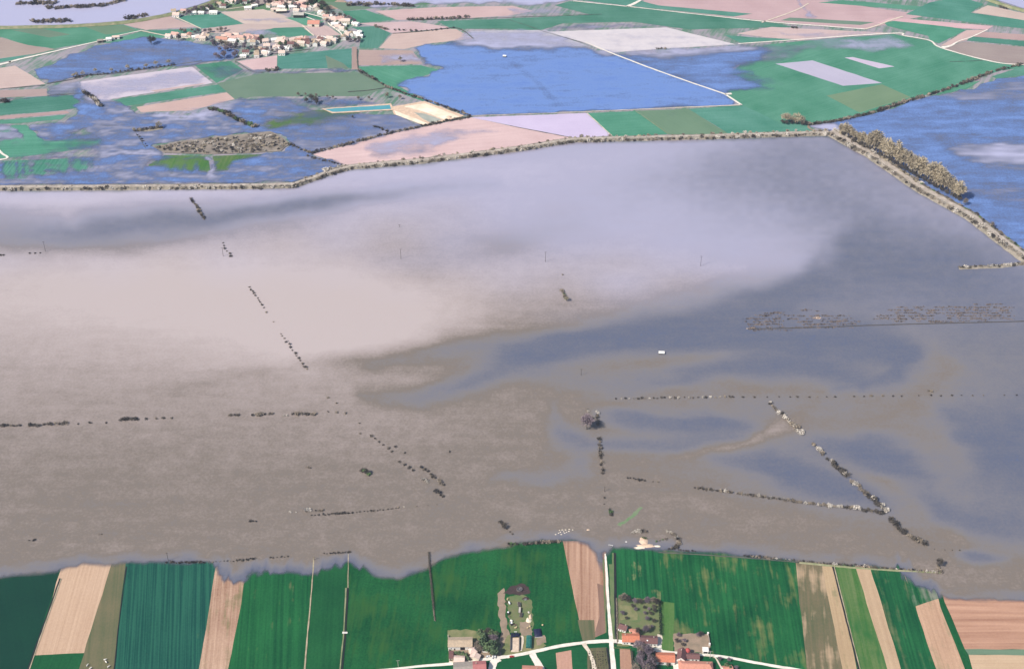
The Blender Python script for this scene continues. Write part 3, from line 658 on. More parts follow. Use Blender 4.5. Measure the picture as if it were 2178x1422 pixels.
BASINS = [   # (polygon, depth, silt, feather in px); painted in order
    ([(-400, 398), (0, 397), (620, 391), (737, 354), (664, 328), (835, 284), (906, 268), (838, 243), (690, 241), (600, 210), (500, 214), (410, 236), (300, 242), (243, 214), (215, 210), (178, 198), (181, 228), (140, 258), (60, 264), (0, 266), (-400, 290)], 1.2, 0.35, 7),
    ([(-300, 330), (0, 316), (60, 312), (75, 326), (140, 322), (200, 318), (240, 330), (150, 337), (0, 344), (-300, 350)], 0.62, 0.45, 10),
    ([(-300, 285), (20, 266), (35, 266), (50, 300), (0, 318), (-300, 330)], 0.75, 0.5, 8),
    ([(34, 266), (58, 266), (98, 322), (66, 326)], -0.5, 0.4, 5),
    ([(70, 300), (210, 294), (225, 306), (120, 320), (80, 322)], 0.12, 0.4, 12),
    ([(-300, 316), (50, 304), (80, 326), (0, 338), (-300, 345)], 0.0, 0.4, 10),
    ([(150, 284), (185, 275), (195, 282), (165, 287)], 0.1, 0.4, 6),
    ([(-300, 350), (0, 344), (140, 340), (200, 340), (170, 365), (0, 378), (-300, 385)], 0.25, 0.35, 14),
    ([(322, 354), (352, 331), (443, 332), (447, 368), (380, 360)], 0.08, 0.35, 12),
    ([(454, 332), (558, 329), (500, 345), (462, 366)], -0.1, 0.3, 8),
    ([(444, 331), (452, 331), (462, 380), (452, 380)], 0.8, 0.5, 3),
    ([(325, 313), (384, 301), (502, 287), (575, 280), (604, 295), (616, 307), (598, 322), (540, 326), (450, 329), (350, 326)], -0.8, 0.3, 4),
    ([(545, 262), (640, 238), (760, 238), (735, 254), (600, 275)], 0.34, 0.35, 14),
    ([(330, 236), (420, 228), (500, 216), (480, 232), (400, 245), (330, 246)], 0.45, 0.75, 10),
    ([(500, 213), (600, 206), (760, 206), (840, 222), (690, 233), (600, 214)], 0.6, 0.3, 7),
    # pond by the hamlet
    ([(92, 142), (207, 95), (300, 80), (400, 86), (450, 95), (507, 110), (503, 127), (372, 141), (230, 159), (160, 164), (100, 178), (70, 150)], 1.2, 0.28, 5),
    ([(100, 182), (170, 170), (178, 196), (104, 206)], 0.7, 0.45, 6),
    ([(171, 174), (408, 142), (452, 177), (242, 210), (207, 219), (171, 195)], 0.5, 0.66, 10),
    ([(414, 139), (490, 130), (517, 148), (550, 157), (461, 179)], 0.42, 0.35, 10),
    ([(510, 150), (760, 146), (760, 154), (550, 157)], 0.75, 0.4, 4),
    ([(-200, 196), (40, 190), (60, 200), (-200, 214)], 0.4, 0.7, 12),
    ([(-200, 215), (180, 203), (60, 209), (-200, 226)], 0.9, 0.3, 4),
    ([(-200, 105), (0, 108), (50, 112), (0, 122), (-200, 135)], 0.35, 0.7, 10),
    ([(160, 186), (176, 196), (184, 228), (210, 220), (240, 226), (160, 250)], 1.0, 0.25, 10),
    # village fields
    ([(480, 40), (560, 36), (625, 40), (640, 50), (520, 52)], 0.5, 0.75, 8),
    ([(520, 62), (575, 60), (600, 76), (540, 78), (500, 72)], 0.55, 0.7, 6),
    ([(660, 62), (690, 66), (690, 78), (665, 77)], 0.3, 0.7, 8),
    ([(800, 116), (877, 109), (905, 138), (800, 139)], 0.55, 0.85, 10),
    ([(700, -20), (1000, -20), (1230, -10), (1180, 12), (960, 8), (870, 14), (800, 22), (740, 12)], 0.85, 0.62, 6),
    # clear lagoon
    ([(842, 178), (905, 216), (1001, 248), (1190, 242), (1573, 225), (1540, 200), (1296, 110), (1240, 98), (1090, 86), (1000, 84), (930, 92), (880, 104), (905, 135), (940, 148), (880, 168)], 1.2, 0.14, 8),
    ([(1000, 62), (1160, 62), (1260, 96), (1180, 100), (1040, 100), (960, 84)], 0.6, 0.68, 10),
    ([(1296, 110), (1540, 200), (1640, 190), (1590, 160), (1570, 145), (1650, 130), (1690, 118), (1640, 94), (1565, 94), (1400, 104)], 0.95, 0.24, 10),
    ([(1330, 112), (1560, 97), (1600, 100), (1500, 115), (1400, 118)], 0.7, 0.55, 10),
    ([(1560, 150), (1640, 188), (1700, 190), (1600, 142)], 0.45, 0.3, 16),
    ([(1628, 92), (1900, 77), (1960, 100), (1880, 114), (1740, 108), (1690, 128), (1628, 132)], 0.42, 0.42, 14),
    ([(1720, 84), (1890, 78), (1940, 95), (1850, 108)], 0.55, 0.7, 14),
    ([(1160, 68), (1418, 59), (1565, 95), (1400, 105), (1295, 113), (1240, 90)], 0.18, 0.95, 8),
    ([(1190, 52), (1346, 48), (1464, 63), (1418, 58), (1160, 67)], 0.6, 0.45, 6),
    ([(1080, 14), (1180, 12), (1260, 30), (1080, 38)], 0.45, 0.7, 8),
    ([(1620, 64), (1760, 66), (1860, 72), (1700, 84), (1660, 78)], 0.45, 0.75, 10),
    ([(1680, -6), (1700, -6), (1740, 40), (1720, 44)], 0.5, 0.6, 6),
    ([(1400, 235), (1470, 232), (1450, 250), (1420, 262)], 0.35, 0.4, 16),
    # brown field behind the levee
    ([(790, 298), (850, 285), (930, 270), (1060, 270), (1090, 282), (980, 300), (930, 326), (800, 345), (760, 320)], 0.6, 0.6, 18),
    ([(790, 330), (900, 310), (920, 322), (880, 335), (800, 345)], 0.45, 0.5, 10),
    # clear water outside the right levee
    ([(1723, 268), (1860, 243), (1965, 208), (2010, 203), (2065, 189), (2120, 169), (2300, 148), (2900, 120), (2900, 1000), (2360, 690), (2178, 545), (2060, 456), (1950, 396), (1850, 326), (1770, 284)], 1.3, 0.25, 3),
    ([(1722, 270), (1780, 262), (1830, 320), (1770, 284)], 0.9, 0.55, 6),
    ([(2020, 318), (2120, 308), (2300, 320), (2300, 350), (2100, 345)], 1.3, 0.52, 14),
    ([(2040, 400), (2150, 395), (2300, 420), (2300, 450), (2120, 430)], 1.3, 0.36, 14),
    ([(2000, 200), (2080, 190), (2300, 170), (2300, 200), (2050, 215)], 1.3, 0.42, 12),
]
TURQ = [(690, 233), (829, 224), (832, 233), (708, 239)]
def flood_fn(px, py, X, Y):
    depth = np.full(px.shape, -1.0); silt = np.full(px.shape, 0.4)
    wx = px + 9 * vnoise(px / 26, py / 9, 21) + 4 * vnoise(px / 8, py / 4, 22); wy = py + 3.5 * vnoise(px / 30, py / 9, 23) + 1.5 * vnoise(px / 9, py / 4, 27)
    for pts, d, s, fe in BASINS:
        k = sstep(poly_sd(wx, wy, pts), -fe * 1.7, fe * 1.3)
        depth = depth * (1 - k) + d * k
        silt = silt * (1 - k) + s * k
    comb = stroke(px, py, [(-200, 365, 26), (210, 355, 24)]) + 0.6 * stroke(px, py, [(330, 355, 18), (470, 352, 18)])
    depth = depth + 0.55 * comb * vnoise(px / 7, py / 60, 24)
    k = sstep(poly_sd(px, py, [(985, 246), (1001, 247), (1600, 224), (1600, 230), (1000, 251)]), -1, 1)
    depth = depth - 0.5 * k
    mott = vnoise(px / 45, py / 9, 28) + 0.7 * vnoise(px / 16, py / 4, 29) + 0.5 * vnoise(px / 7, py / 2.5, 30)
    left = sstep(px, 760, 560) * sstep(py, 190, 240)
    depth = depth - (0.10 + 0.26 * left) * np.clip(mott, 0, 2) * (depth > 0.2)
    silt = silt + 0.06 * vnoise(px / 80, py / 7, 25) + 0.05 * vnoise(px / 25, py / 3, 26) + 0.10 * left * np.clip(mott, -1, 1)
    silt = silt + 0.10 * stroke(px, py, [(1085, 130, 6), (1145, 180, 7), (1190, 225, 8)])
    # nothing on the lake side of the levee
    lake = poly_sd(px, py, LEVEE_L + LEVEE_R[1:] + [(2700, 1400), (-700, 1400)])
    depth = np.where(lake > -1.5, -1.0, depth)
    return depth, np.clip(silt, 0.02, 1.4), 0.85 * sstep(silt, 0.3, 0.62)
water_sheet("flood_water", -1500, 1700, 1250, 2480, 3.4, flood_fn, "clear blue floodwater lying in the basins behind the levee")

RIVER = [(-900, 75), (0, 59), (140, 55), (260, 47), (330, 36), (365, 28), (420, 13), (462, -2), (560, -40), (700, -110), (-900, -110)]
RIVER2 = [(2090, -8), (2178, 20), (2400, 62), (3000, 150), (3000, -110), (2000, -110)]
def river_fn(poly, s0):
    def fn(px, py, X, Y):
        sd = poly_sd(px, py, poly)
        return np.clip(sd / 4 + 0.3, -1, 1.4), s0 + 0.08 * vnoise(px / 60, py / 6, 31), np.full(px.shape, 0.8)
    return fn
water_sheet("river_water", -2000, -300, 2080, 2750, 5.0, river_fn(RIVER, 0.78), "pale lilac river water with drowned willow islands")
water_sheet("river_water", 700, 1700, 2080, 2750, 5.0, river_fn(RIVER2, 0.6), "pale blue river water outside the far dyke")
tm, tt, tp = new_mat("turquoise_pond"); tp.inputs["Roughness"].default_value = 0.15
_g = nd(tt, "ShaderNodeNewGeometry"); _n = noise(tt, _g.outputs["Position"], 0.08, 2)
tt.links.new(mix_c(tt, _n, (0.05, 0.24, 0.30), (0.10, 0.34, 0.36)), tp.inputs["Base Color"])
v, _ = ground_poly([(684, 232), (832, 221), (838, 235), (706, 242)], 0.63, 8, 0.6)
props(mesh_obj("sand_bank", v, [tuple(range(len(v)))], M['mud']), "thin tan rim of the turquoise gravel pit pond", kind="structure")
v, _ = ground_poly(TURQ, 0.66, 8, 0.6)
props(mesh_obj("pond_water", v, [tuple(range(len(v)))], tm), "narrow turquoise gravel pit pond", kind="structure")

# ------------------------------------------------------------------ ribbons: roads, ditches, levees, hedgerow banks
def resample(pts, step):
    w = [Vector(at(p[0], p[1])) for p in pts]; ws = [p[2] if len(p) > 2 else None for p in pts]
    out = []
    for i in range(len(w) - 1):
        L = (w[i + 1] - w[i]).length; n = max(1, int(L / step))
        for k in range(n):
            f = k / n
            out.append((w[i].lerp(w[i + 1], f), None if ws[i] is None else ws[i] + (ws[i + 1] - ws[i]) * f))
    out.append((w[-1], ws[-1]))
    return out

def smooth_px(pts, n=6):
    """Catmull-Rom through photograph pixels"""
    if len(pts) < 3: return pts
    P = [np.array(p, float) for p in pts]; P = [2 * P[0] - P[1]] + P + [2 * P[-1] - P[-2]]
    out = []
    for i in range(1, len(P) - 2):
        for k in range(n):
            t = k / n
            out.append(tuple(0.5 * ((2 * P[i]) + (-P[i - 1] + P[i + 1]) * t + (2 * P[i - 1] - 5 * P[i] + 4 * P[i + 1] - P[i + 2]) * t * t + (-P[i - 1] + 3 * P[i] - 3 * P[i + 1] + P[i + 2]) * t ** 3)))
    out.append(tuple(P[-2])); return out

def ribbon(name, pts, width, mats, label=None, profile=None, z=0.70, jit=0.25, step=6.0, kind="structure", off=0.0, midx=None, curve=True):
    """profile: list of (across in half widths -1..1, height)"""
    if curve: pts = smooth_px(pts)
    rs = resample(pts, step)
    prof = profile or [(-1, 0), (1, 0)]
    vs, n = [], len(prof)
    for i, (p, w) in enumerate(rs):
        a = rs[max(0, i - 1)][0]; b = rs[min(len(rs) - 1, i + 1)][0]
        d = (b - a).normalized(); nrm = Vector((-d.y, d.x))
        hw = (w if w is not None else width) / 2
        for u, h in prof:
            q = p + nrm * (u * hw + off + rnd.uniform(-jit, jit))
            vs.append((q.x, q.y, z + h + (rnd.uniform(-0.15, 0.15) if h > 0.3 else 0)))
    fs, mi = [], []
    for i in range(len(rs) - 1):
        for k in range(n - 1):
            fs.append((i * n + k, i * n + k + 1, (i + 1) * n + k + 1, (i + 1) * n + k)); mi.append(midx[k] if midx else 0)
    o = mesh_obj(name, vs, fs, mats, None, mi)
    return props(o, label, kind=kind)

# roads
ribbon("road", [(-300, 205, 5.18), (0, 138, 5.18), (30, 130, 4.44), (207, 89, 2.59), (250, 77, 2.22), (300, 66, 2.22)], 4, M['road'], "pale farm road past the blue pond")
ribbon("road", [(300, 66), (355, 77), (400, 82)], 2.5, M['track'], "narrow lane into the hamlet")
ribbon("road", [(365, 33), (417, 57), (428, 62)], 2.0, M['track'], "thin field path beside the green diamond")
ribbon("road", [(1219, 3, 2.22), (1346, 16, 2.22), (1470, 30, 2.22), (1630, 47, 2.96), (1760, 57, 2.96), (1840, 63, 2.96)], 4, M['road'], "pale straight road across the far fields")
ribbon("road", [(1334, 15, 6.66), (1350, 8, 5.92), (1372, -4, 2.96), (1400, -18, 2.96)], 4, M['road'], "white side road off the far straight road")
ribbon("road", [(1840, 63), (1866, 55), (1894, 44), (1920, 36)], 3, M['track'], "thin field lane rising from the far road")
ribbon("road", [(1620, 49), (1690, 24), (1720, 8)], 2.4, M['track'], "thin field lane among the far brown fields")
ribbon("road", [(1570, 94, 2.22), (1628, 90, 2.59), (1894, 72, 2.96), (1923, 77, 2.96), (1977, 87, 2.96), (2000, 102, 3.33), (2089, 127, 2.96), (2163, 138, 2.96), (2300, 134, 2.96)], 4, M['road'], "pale dirt road bending round the green plain", curve=True)
ribbon("road", [(2004, 102, 7.40), (2022, 98, 4.44), (2040, 88, 2.22), (2065, 80, 2.22), (2100, 64, 2.22)], 3, M['road'], "farm lane leaving the dirt road at a bright turning place")
ribbon("road", [(1245, 90, 1.11), (1296, 112, 2.96), (1376, 143, 2.96), (1460, 173, 2.96), (1542, 201, 3.33), (1577, 224, 3.70)], 4, M['road'], "straight pale causeway through the clear lagoon", curve=False)
ribbon("road", [(1542, 201), (1556, 200)], 5, M['road'], "short pale spur off the causeway", curve=False)
ribbon("road", [(1001, 247, 1.11), (1190, 241, 1.11), (1300, 236, 1.48), (1577, 224, 2.22)], 2, M['track'], "thin pale track along the edge of the clear lagoon", curve=False)
ribbon("road", [(1720, 265, 2.96), (1722, 274, 3.70), (1750, 284, 4.44)], 5, M['dirt'], "muddy track between the clump and the levee")
ribbon("road", [(640, 26, 2.22), (660, 31, 2.22), (690, 40, 2.22), (700, 52, 2.22), (727, 75, 2.22), (705, 88, 2.96), (680, 92, 2.22)], 3, M['road'], "pale village lane looping round the brown parcel")
ribbon("road", [(649, 36, 2.22), (672, 45, 2.22)], 3, M['road'], "short concrete drive of the big barn")
ribbon("road", [(480, 21, 1.85), (530, 14, 1.85), (560, 10, 1.85)], 2.5, M['track'], "pale street of the river hamlet")
ribbon("road", [(643, 55), (668, 77)], 2.5, M['track'], "field path between green and brown parcels", curve=False)
ribbon("road", [(-20, 300, 4.44), (2, 325, 3.70), (13, 338, 2.96), (-60, 346, 2.96)], 5, M['road'], "bright end of a track by the drowned crops")
ribbon("road", [(300, 1490, 2.2), (600, 1448, 2.2), (840, 1422, 2.22), (960, 1411, 3.11), (1040, 1401, 3.55), (1100, 1393, 3.55), (1180, 1376, 3.55), (1230, 1368, 3.55), (1300, 1363, 4.44), (1340, 1369, 3.70), (1400, 1384, 3.11), (1470, 1391, 2.96), (1540, 1397, 2.96), (1640, 1415, 2.96), (1760, 1436, 2.96), (2200, 1520, 3), (2700, 1620, 3)], 4, M['road'], "pale farm road running past all the farms", z=0.72)
ribbon("road", [(1287, 1178, 1.18), (1289, 1200, 2.07), (1293, 1270, 2.52), (1297, 1330, 3.11), (1300, 1366, 3.70), (1305, 1422, 4.44), (1325, 1600, 4.44), (1360, 1900, 4.4)], 4, M['road'], "white straight road running down into the flood", z=0.74)
ribbon("road", [(1241, 1368, 4.44), (1252, 1385, 2.96), (1262, 1410, 3.70), (1266, 1440, 4.44)], 4, M['track'], "curved white drive between the two plots", z=0.73)
ribbon("road", [(1132, 1390, 5.92), (1138, 1402, 5.92), (1147, 1416, 6.66), (1160, 1440, 6.66)], 6, M['road'], "white drive of the red roofed house", z=0.73)
ribbon("road", [(1108, 1384, 1.92), (1112, 1362, 1.92), (1110, 1352, 2.22)], 2.5, M['track'], "chalky farm ramp between the clamps", z=0.73)
ribbon("road", [(1062, 1400, 6.66), (1050, 1408, 6.66), (1045, 1430, 6.66)], 8, M['road'], "white turning place by the mauve roofed house", z=0.735)
ribbon("road", [(1500, 1394, 1.48), (1520, 1398, 1.48), (1535, 1422, 1.48)], 2, M['track'], "thin garden path curving off the lane", z=0.73)
ribbon("road", [(1432, 1396, 5.18), (1438, 1410, 5.92), (1442, 1440, 6.66)], 7, M['road'], "white courtyard entry between barn and gabled house", z=0.73)

# ditches with verges (near fields)
def ditch(pts, w, label, verge_off=1.6, verge_w=1.4, verge='verge', z=0.70):
    ribbon("ditch", pts, w, M['ditch'], label, z=z, jit=0.2, profile=[(-1, 0.05), (-0.6, 0.0), (0.6, 0.0), (1, 0.05)])
    if verge: ribbon("verge", pts, verge_w, M[verge], "strip of dry grass along the " + label, z=z - 0.03, off=verge_off)
ditch([(128, 1230), (60, 1422), (0, 1600)], 1.2, "thin dark ditch beside the dark green crop", 1.2, 0.9, 'track_dull')
ribbon("ditch", [(269, 1205), (256, 1300), (243, 1422), (225, 1600)], 0.8, M['ditch'], "hairline ditch beside the blue green cereal", z=0.69)
ribbon("road", [(668, 1184, 0.9), (663, 1250, 1.0), (648, 1422, 1.2), (635, 1600, 1.2)], 1.2, M['track_dull'], "pale farm track between two green strips", z=0.71)
ditch([(740, 1250), (735, 1345), (728, 1422), (718, 1600)], 1.4, "dark straight ditch in the green meadow", -1.8, 1.3, 'verge')
ribbon("road", [(741, 1178, 0.8), (740, 1250, 0.8)], 0.8, M['track_dull'], "drowned head of the ditch path", z=0.71)
ditch([(1308, 1176), (1309, 1270), (1310, 1370)], 2.2, "dark straight ditch beside the white road", -2.0, 1.6, 'verge_green')
ditch([(1771, 1205), (1800, 1320), (1826, 1422), (1870, 1600)], 1.3, "dark straight ditch between tan and green strips", 1.3, 0.9, 'track_dull')
ribbon("ditch", [(1291, 1378), (1297, 1422), (1305, 1500)], 1.8, M['ditch'], "dark ditch along the vine plot", z=0.70)
ribbon("verge", [(1283, 1190), (1289, 1345)], 1.2, M['verge_green'], "green verge of the white road", z=0.70)
ribbon("verge", [(1299, 1200), (1305, 1360)], 3.4, M['verge_green'], "green verge between road and ditch", z=0.705)

# levees: real banks with a path on the crest
LP = [(-1, -0.4), (-0.62, 1.9), (-0.34, 2.6), (0.30, 2.6), (0.62, 1.8), (1, -0.4)]
ribbon("levee", [(p[0], p[1] - 2) for p in LEVEE_L], 15.0, [M['levee'], M['levee_path']], "long grassy levee between the brown flood and the far fields", profile=LP, jit=0.6, midx=[0, 0, 1, 0, 0], curve=False, step=7)
ribbon("levee", [(p[0] + 6, p[1] - 4) for p in LEVEE_R], 24.0, [M['levee'], M['levee_path']], "broad levee with a pale crest running towards the near shore", profile=LP, jit=0.8, midx=[0, 0, 1, 0, 0], curve=False, step=7)
ribbon("embankment", [(-700, 78), (0, 60), (140, 57), (262, 49), (330, 38), (365, 31), (425, 16), (462, 0), (520, -20)], 11.0, M['verge'], "dark river bank along the pale river", profile=[(-1, -0.3), (-0.3, 2.2), (0.3, 2.2), (1, -0.3)], jit=0.5, step=9)
ribbon("embankment", [(2075, -8), (2092, -3), (2178, 24), (2400, 66)], 10.0, M['verge'], "dark dyke of the far river", profile=[(-1, -0.3), (-0.3, 2.5), (0.3, 2.5), (1, -0.3)], jit=0.5, step=9)
# dark field drains beyond the levee (real banks with scrub on top added below)
for pts, w, lab in (
    ([(100, 179), (160, 168), (165, 162), (230, 158), (300, 149), (372, 139), (430, 130)], 3.0, "dark drain between pond and soaked field"),
    ([(0, 190), (95, 182)], 2.0, "dark drain under the tan wedge"),
    ([(100, 204), (176, 199)], 2.0, "dark drain above the green block"),
    ([(500, 129), (540, 122), (600, 113), (660, 105)], 3.0, "dark drain below the lower houses"),
    ([(500, 131), (535, 152), (560, 155)], 2.5, "dark drain at the brown parcel"),
    ([(760, 105), (762, 148), (775, 160), (800, 172), (818, 182)], 3.0, "crooked dark drain beside the big meadow"),
    ([(740, 196), (780, 193), (823, 187)], 2.5, "short dark drain in the big meadow"),
    ([(823, 187), (860, 198), (906, 214)], 2.5, "drain running to the sand pit"),
    ([(835, 72), (900, 67), (962, 60), (985, 66), (1007, 83)], 3.0, "dark drain round the brown field"),
    ([(870, 43), (960, 41), (1000, 39)], 3.0, "dark drain behind the brown fields"),
    ([(880, 44), (1080, 38), (1280, 31)], 1.6, "thin drain along the far green band"),
    ([(1080, 42), (1120, 55), (1158, 68), (1240, 92)], 1.6, "thin drain across the far soaked fields"),
    ([(1085, 268), (1150, 281), (1225, 295)], 1.8, "thin drain beside the large brown field"),
    ([(290, 285), (300, 300), (310, 315)], 1.5, "thin broken drain by the scrub island"),
    ([(2020, 132), (2060, 131), (2090, 129)], 1.5, "thin drain in the green plain"),
):
    ribbon("ditch", pts, w * 0.6, M['ditch_far'], lab, z=0.69, jit=0.4)
ribbon("verge", [(1248, 241), (1302, 290)], 1.4, M['track'], "pale balk beside the green parcel", z=0.7)
ribbon("verge", [(1352, 237), (1422, 286)], 1.0, M['verge'], "pale balk between the two green parcels", z=0.7)

# ------------------------------------------------------------------ plants
def bush_mesh(name, mat, seed, n=95, q=0.30, flat=0.75, inner=None):
    r = random.Random(seed); b = MB()
    lobes = [(r.uniform(-0.45, 0.45), r.uniform(-0.45, 0.45), r.uniform(0.35, 0.75), r.uniform(0.38, 0.6)) for _ in range(5)]
    for i in range(n):
        cx, cy, cz, cr = r.choice(lobes)
        d = Vector((r.gauss(0, 1), r.gauss(0, 1), r.gauss(0, 1))).normalized() * cr * r.uniform(0.6, 1.0)
        p = Vector((cx, cy, cz * flat)) + Vector((d.x, d.y, d.z * flat))
        if p.z < 0.0: p.z = r.uniform(0, 0.15)
        a = Vector((r.gauss(0, 1), r.gauss(0, 1), r.gauss(0, 1))).normalized(); c = a.orthogonal().normalized()
        s = q * r.uniform(0.6, 1.2)
        b.add([p - a * s * 0.5 - c * s * 0.35, p + a * s * 0.5 - c * s * 0.25, p + a * s * 0.4 + c * s * 0.35, p - a * s * 0.4 + c * s * 0.3], [(0, 1, 2, 3)], 0)
    for (cx, cy, cz, cr) in lobes:      # stems
        b.tube((cx * 0.3, cy * 0.3, -0.1), (cx, cy, cz * flat), 0.05, 0.02, 4, 1)
    me = mesh_obj(name, b.v, b.f, [mat, M['bark']], None, b.m)
    data = me.data; bpy.data.objects.remove(me); return data

BUSH = {}
for k, mat in (('blossom', 'blossom'), ('twig', 'twig'), ('twig_dark', 'twig_dark'), ('pale', 'twig_pale'), ('leaf', 'leaf')):
    BUSH[k] = [bush_mesh("shrub", M[mat], 40 + i * 7 + len(k)) for i in range(4)]

def put(name, data, x, y, z, s, label, cat, group, sz=None, rot=None):
    o = bpy.data.objects.new(name, data); COL.objects.link(o)
    o.location = (x, y, z); o.rotation_euler = (0, 0, rnd.uniform(0, 6.28) if rot is None else rot)
    o.scale = (s * rnd.uniform(0.85, 1.2), s * rnd.uniform(0.85, 1.2), s * (sz or rnd.uniform(0.75, 1.15)))
    return props(o, label, cat, group)

def along(pts, spacing, jit=0.3):
    rs = resample(pts, 0.6); out = []; acc = 0; nxt = 0
    for i in range(len(rs)):
        if i: acc += (rs[i][0] - rs[i - 1][0]).length
        if acc >= nxt:
            out.append((rs[i][0].x + rnd.uniform(-jit, jit), rs[i][0].y + rnd.uniform(-jit, jit))); nxt += spacing * rnd.uniform(0.75, 1.25)
    return out

def shrub_row(pts, spacing, size, kinds, label, group, jit=0.5, z=WZ - 0.05, name="shrub", skip=0.0, cat="shrub", as_hedge=None):
    """a dense row is one hedge whose bushes are its parts; a spaced row is single shrubs"""
    spots = [p for p in along(pts, spacing, jit) if rnd.random() >= skip]
    if as_hedge is None: as_hedge = spacing < 5.0 and len(spots) > 2
    e = None
    if as_hedge and spots:
        text = label.replace("hedge bush", "hedge").replace("shrub", "hedge clump").replace("bush", "hedge clump")
        e = empty("hedge", spots[0][0], spots[0][1], z); props(e, text, "hedge")
    for x, y in spots:
        d = rnd.choice(BUSH[rnd.choice(kinds)]); k = size * rnd.uniform(0.7, 1.3) * (SHRUB if e is not None else 1.12)
        if e is None: put(name, d, x, y, z, k, label, cat, group)
        else:
            o = put(name, d, x - e.location.x, y - e.location.y, 0, k, None, None, None); o.parent = e
SHRUB = 1.4

# --- drowned hedges in the brown flood
def hedge_row(pts, spacing, size, kinds, text, jit=0.5, skip=0.0):
    shrub_row(pts, spacing, size, kinds, text, text, jit, skip=skip)
hedge_row([(1637, 857), (1655, 878), (1668, 885)], 3.0, 2.0, ['twig', 'twig_dark', 'blossom'], "small grey shrub at the far tip of the diagonal hedge")
hedge_row([(1670, 890), (1694, 912)], 3.4, 2.8, ['blossom', 'blossom', 'twig'], "white blossoming shrub below the far tip of the diagonal hedge")
hedge_row([(1698, 919), (1713, 926)], 3.2, 2.8, ['blossom'], "white blossoming shrub on the last clump before the hedge gap")
hedge_row([(1729, 945), (1738, 955), (1753, 968)], 3.4, 2.5, ['blossom', 'blossom', 'twig'], "pale blossoming shrub just past the hedge gap")
hedge_row([(1759, 977), (1768, 983)], 3.0, 1.9, ['twig_dark'], "small dark shrub between two blossoming clumps")
hedge_row([(1769, 984), (1784, 998), (1802, 1014)], 3.0, 3.0, ['blossom', 'blossom', 'twig_dark'], "large blossoming shrub in the middle of the diagonal hedge")
hedge_row([(1812, 1026), (1828, 1036)], 3.0, 2.8, ['blossom', 'twig'], "mauve grey blossoming shrub in the diagonal hedge")
hedge_row([(1830, 1043), (1846, 1055), (1862, 1066)], 2.8, 2.7, ['twig_dark', 'blossom', 'twig'], "mixed dark and pale shrub on the lower diagonal hedge")
hedge_row([(1864, 1070), (1878, 1082), (1886, 1088)], 3.0, 2.9, ['blossom', 'blossom', 'twig_dark'], "bright blossoming shrub where the two drowned hedges meet")
hedge_row([(1893, 1104), (1910, 1122), (1928, 1138), (1968, 1157)], 2.6, 2.9, ['twig_dark', 'twig_dark', 'twig'], "dark bare shrub at the shore end of the diagonal hedge")
hedge_row([(1336, 1017), (1372, 1023)], 2.4, 1.3, ['twig_dark'], "low dark shrub on the isolated start of the long hedge")
hedge_row([(1376, 1023), (1410, 1028)], 5.0, 1.2, ['twig_dark', 'twig'], "tiny dark shrub in the thin part of the long hedge", skip=0.2)
hedge_row([(1478, 1038), (1530, 1045)], 2.6, 1.7, ['twig_dark', 'twig'], "dark low shrub in the far half of the long hedge")
hedge_row([(1532, 1045), (1640, 1060), (1745, 1075)], 2.6, 1.7, ['twig_dark', 'twig', 'twig', 'blossom'], "low brown shrub in the middle of the long drowned hedge")
hedge_row([(1745, 1075), (1810, 1081), (1880, 1093)], 2.6, 2.2, ['twig_dark', 'twig', 'blossom'], "taller mixed shrub in the near part of the long hedge")
hedge_row([(1310, 849), (1420, 847), (1560, 845)], 5.0, 1.7, ['blossom', 'twig', 'twig_dark'], "small pale shrub on the straight drowned hedge")
hedge_row([(1560, 845), (1760, 845), (2000, 842), (2178, 841)], 11.0, 1.5, ['twig_dark', 'twig', 'twig_dark'], "small scattered dark shrub on the straight drowned hedge", skip=0.15)
hedge_row([(0, 906), (45, 906)], 3.2, 2.0, ['twig_dark', 'twig'], "dark shrub clump at the far end of the broken hedge")
hedge_row([(62, 905), (82, 905)], 3.2, 2.2, ['twig_dark'], "dark shrub in the second clump of the broken hedge")
hedge_row([(94, 903), (142, 901)], 3.4, 2.1, ['twig_dark', 'twig'], "dark shrub in the longest clump of the broken hedge")
hedge_row([(168, 902), (240, 899)], 14, 1.9, ['twig_dark'], "lone dark shrub in the gap of the broken hedge")
hedge_row([(257, 893), (292, 892)], 3.0, 2.1, ['twig_dark'], "dark shrub in the small middle clump of the broken hedge")
hedge_row([(312, 891), (370, 890)], 9.0, 1.8, ['twig_dark', 'twig'], "spaced dark shrub east of the middle clump")
hedge_row([(486, 884), (510, 883)], 3.2, 1.8, ['twig', 'twig_dark'], "flat grey shrub alone beyond the wide hedge gap")
hedge_row([(538, 884), (582, 881)], 4.5, 2.1, ['twig_dark', 'twig'], "dark shrub of the twin clumps in the broken hedge")
hedge_row([(603, 886), (612, 885)], 4, 1.6, ['blossom'], "single pale shrub in front of the broken hedge")
hedge_row([(624, 881), (672, 882)], 3.2, 2.3, ['twig_dark', 'twig'], "bushy dark shrub at the near end of the broken hedge")
hedge_row([(697, 877), (740, 880)], 10, 1.6, ['twig_dark', 'twig'], "last small shrub of the broken hedge")
hedge_row([(697, 846), (720, 862)], 16, 1.6, ['twig'], "faint grey shrub above the hedge end")
hedge_row([(763, 902), (768, 932)], 14, 1.6, ['twig'], "faint shrub at the head of the dotted row")
hedge_row([(790, 928), (812, 944), (838, 965)], 6.5, 2.0, ['twig_dark'], "dark shrub in the upper dotted row")
hedge_row([(850, 983), (880, 1003)], 8.0, 1.9, ['twig_dark'], "dark shrub in the lower dotted row")
hedge_row([(842, 950), (860, 964)], 14, 1.5, ['twig_dark'], "small stray shrub beside the upper dotted row")
hedge_row([(894, 995), (908, 1002), (930, 1020), (946, 1034)], 4.5, 2.2, ['twig', 'twig_dark'], "brown shrub in the short parallel row")
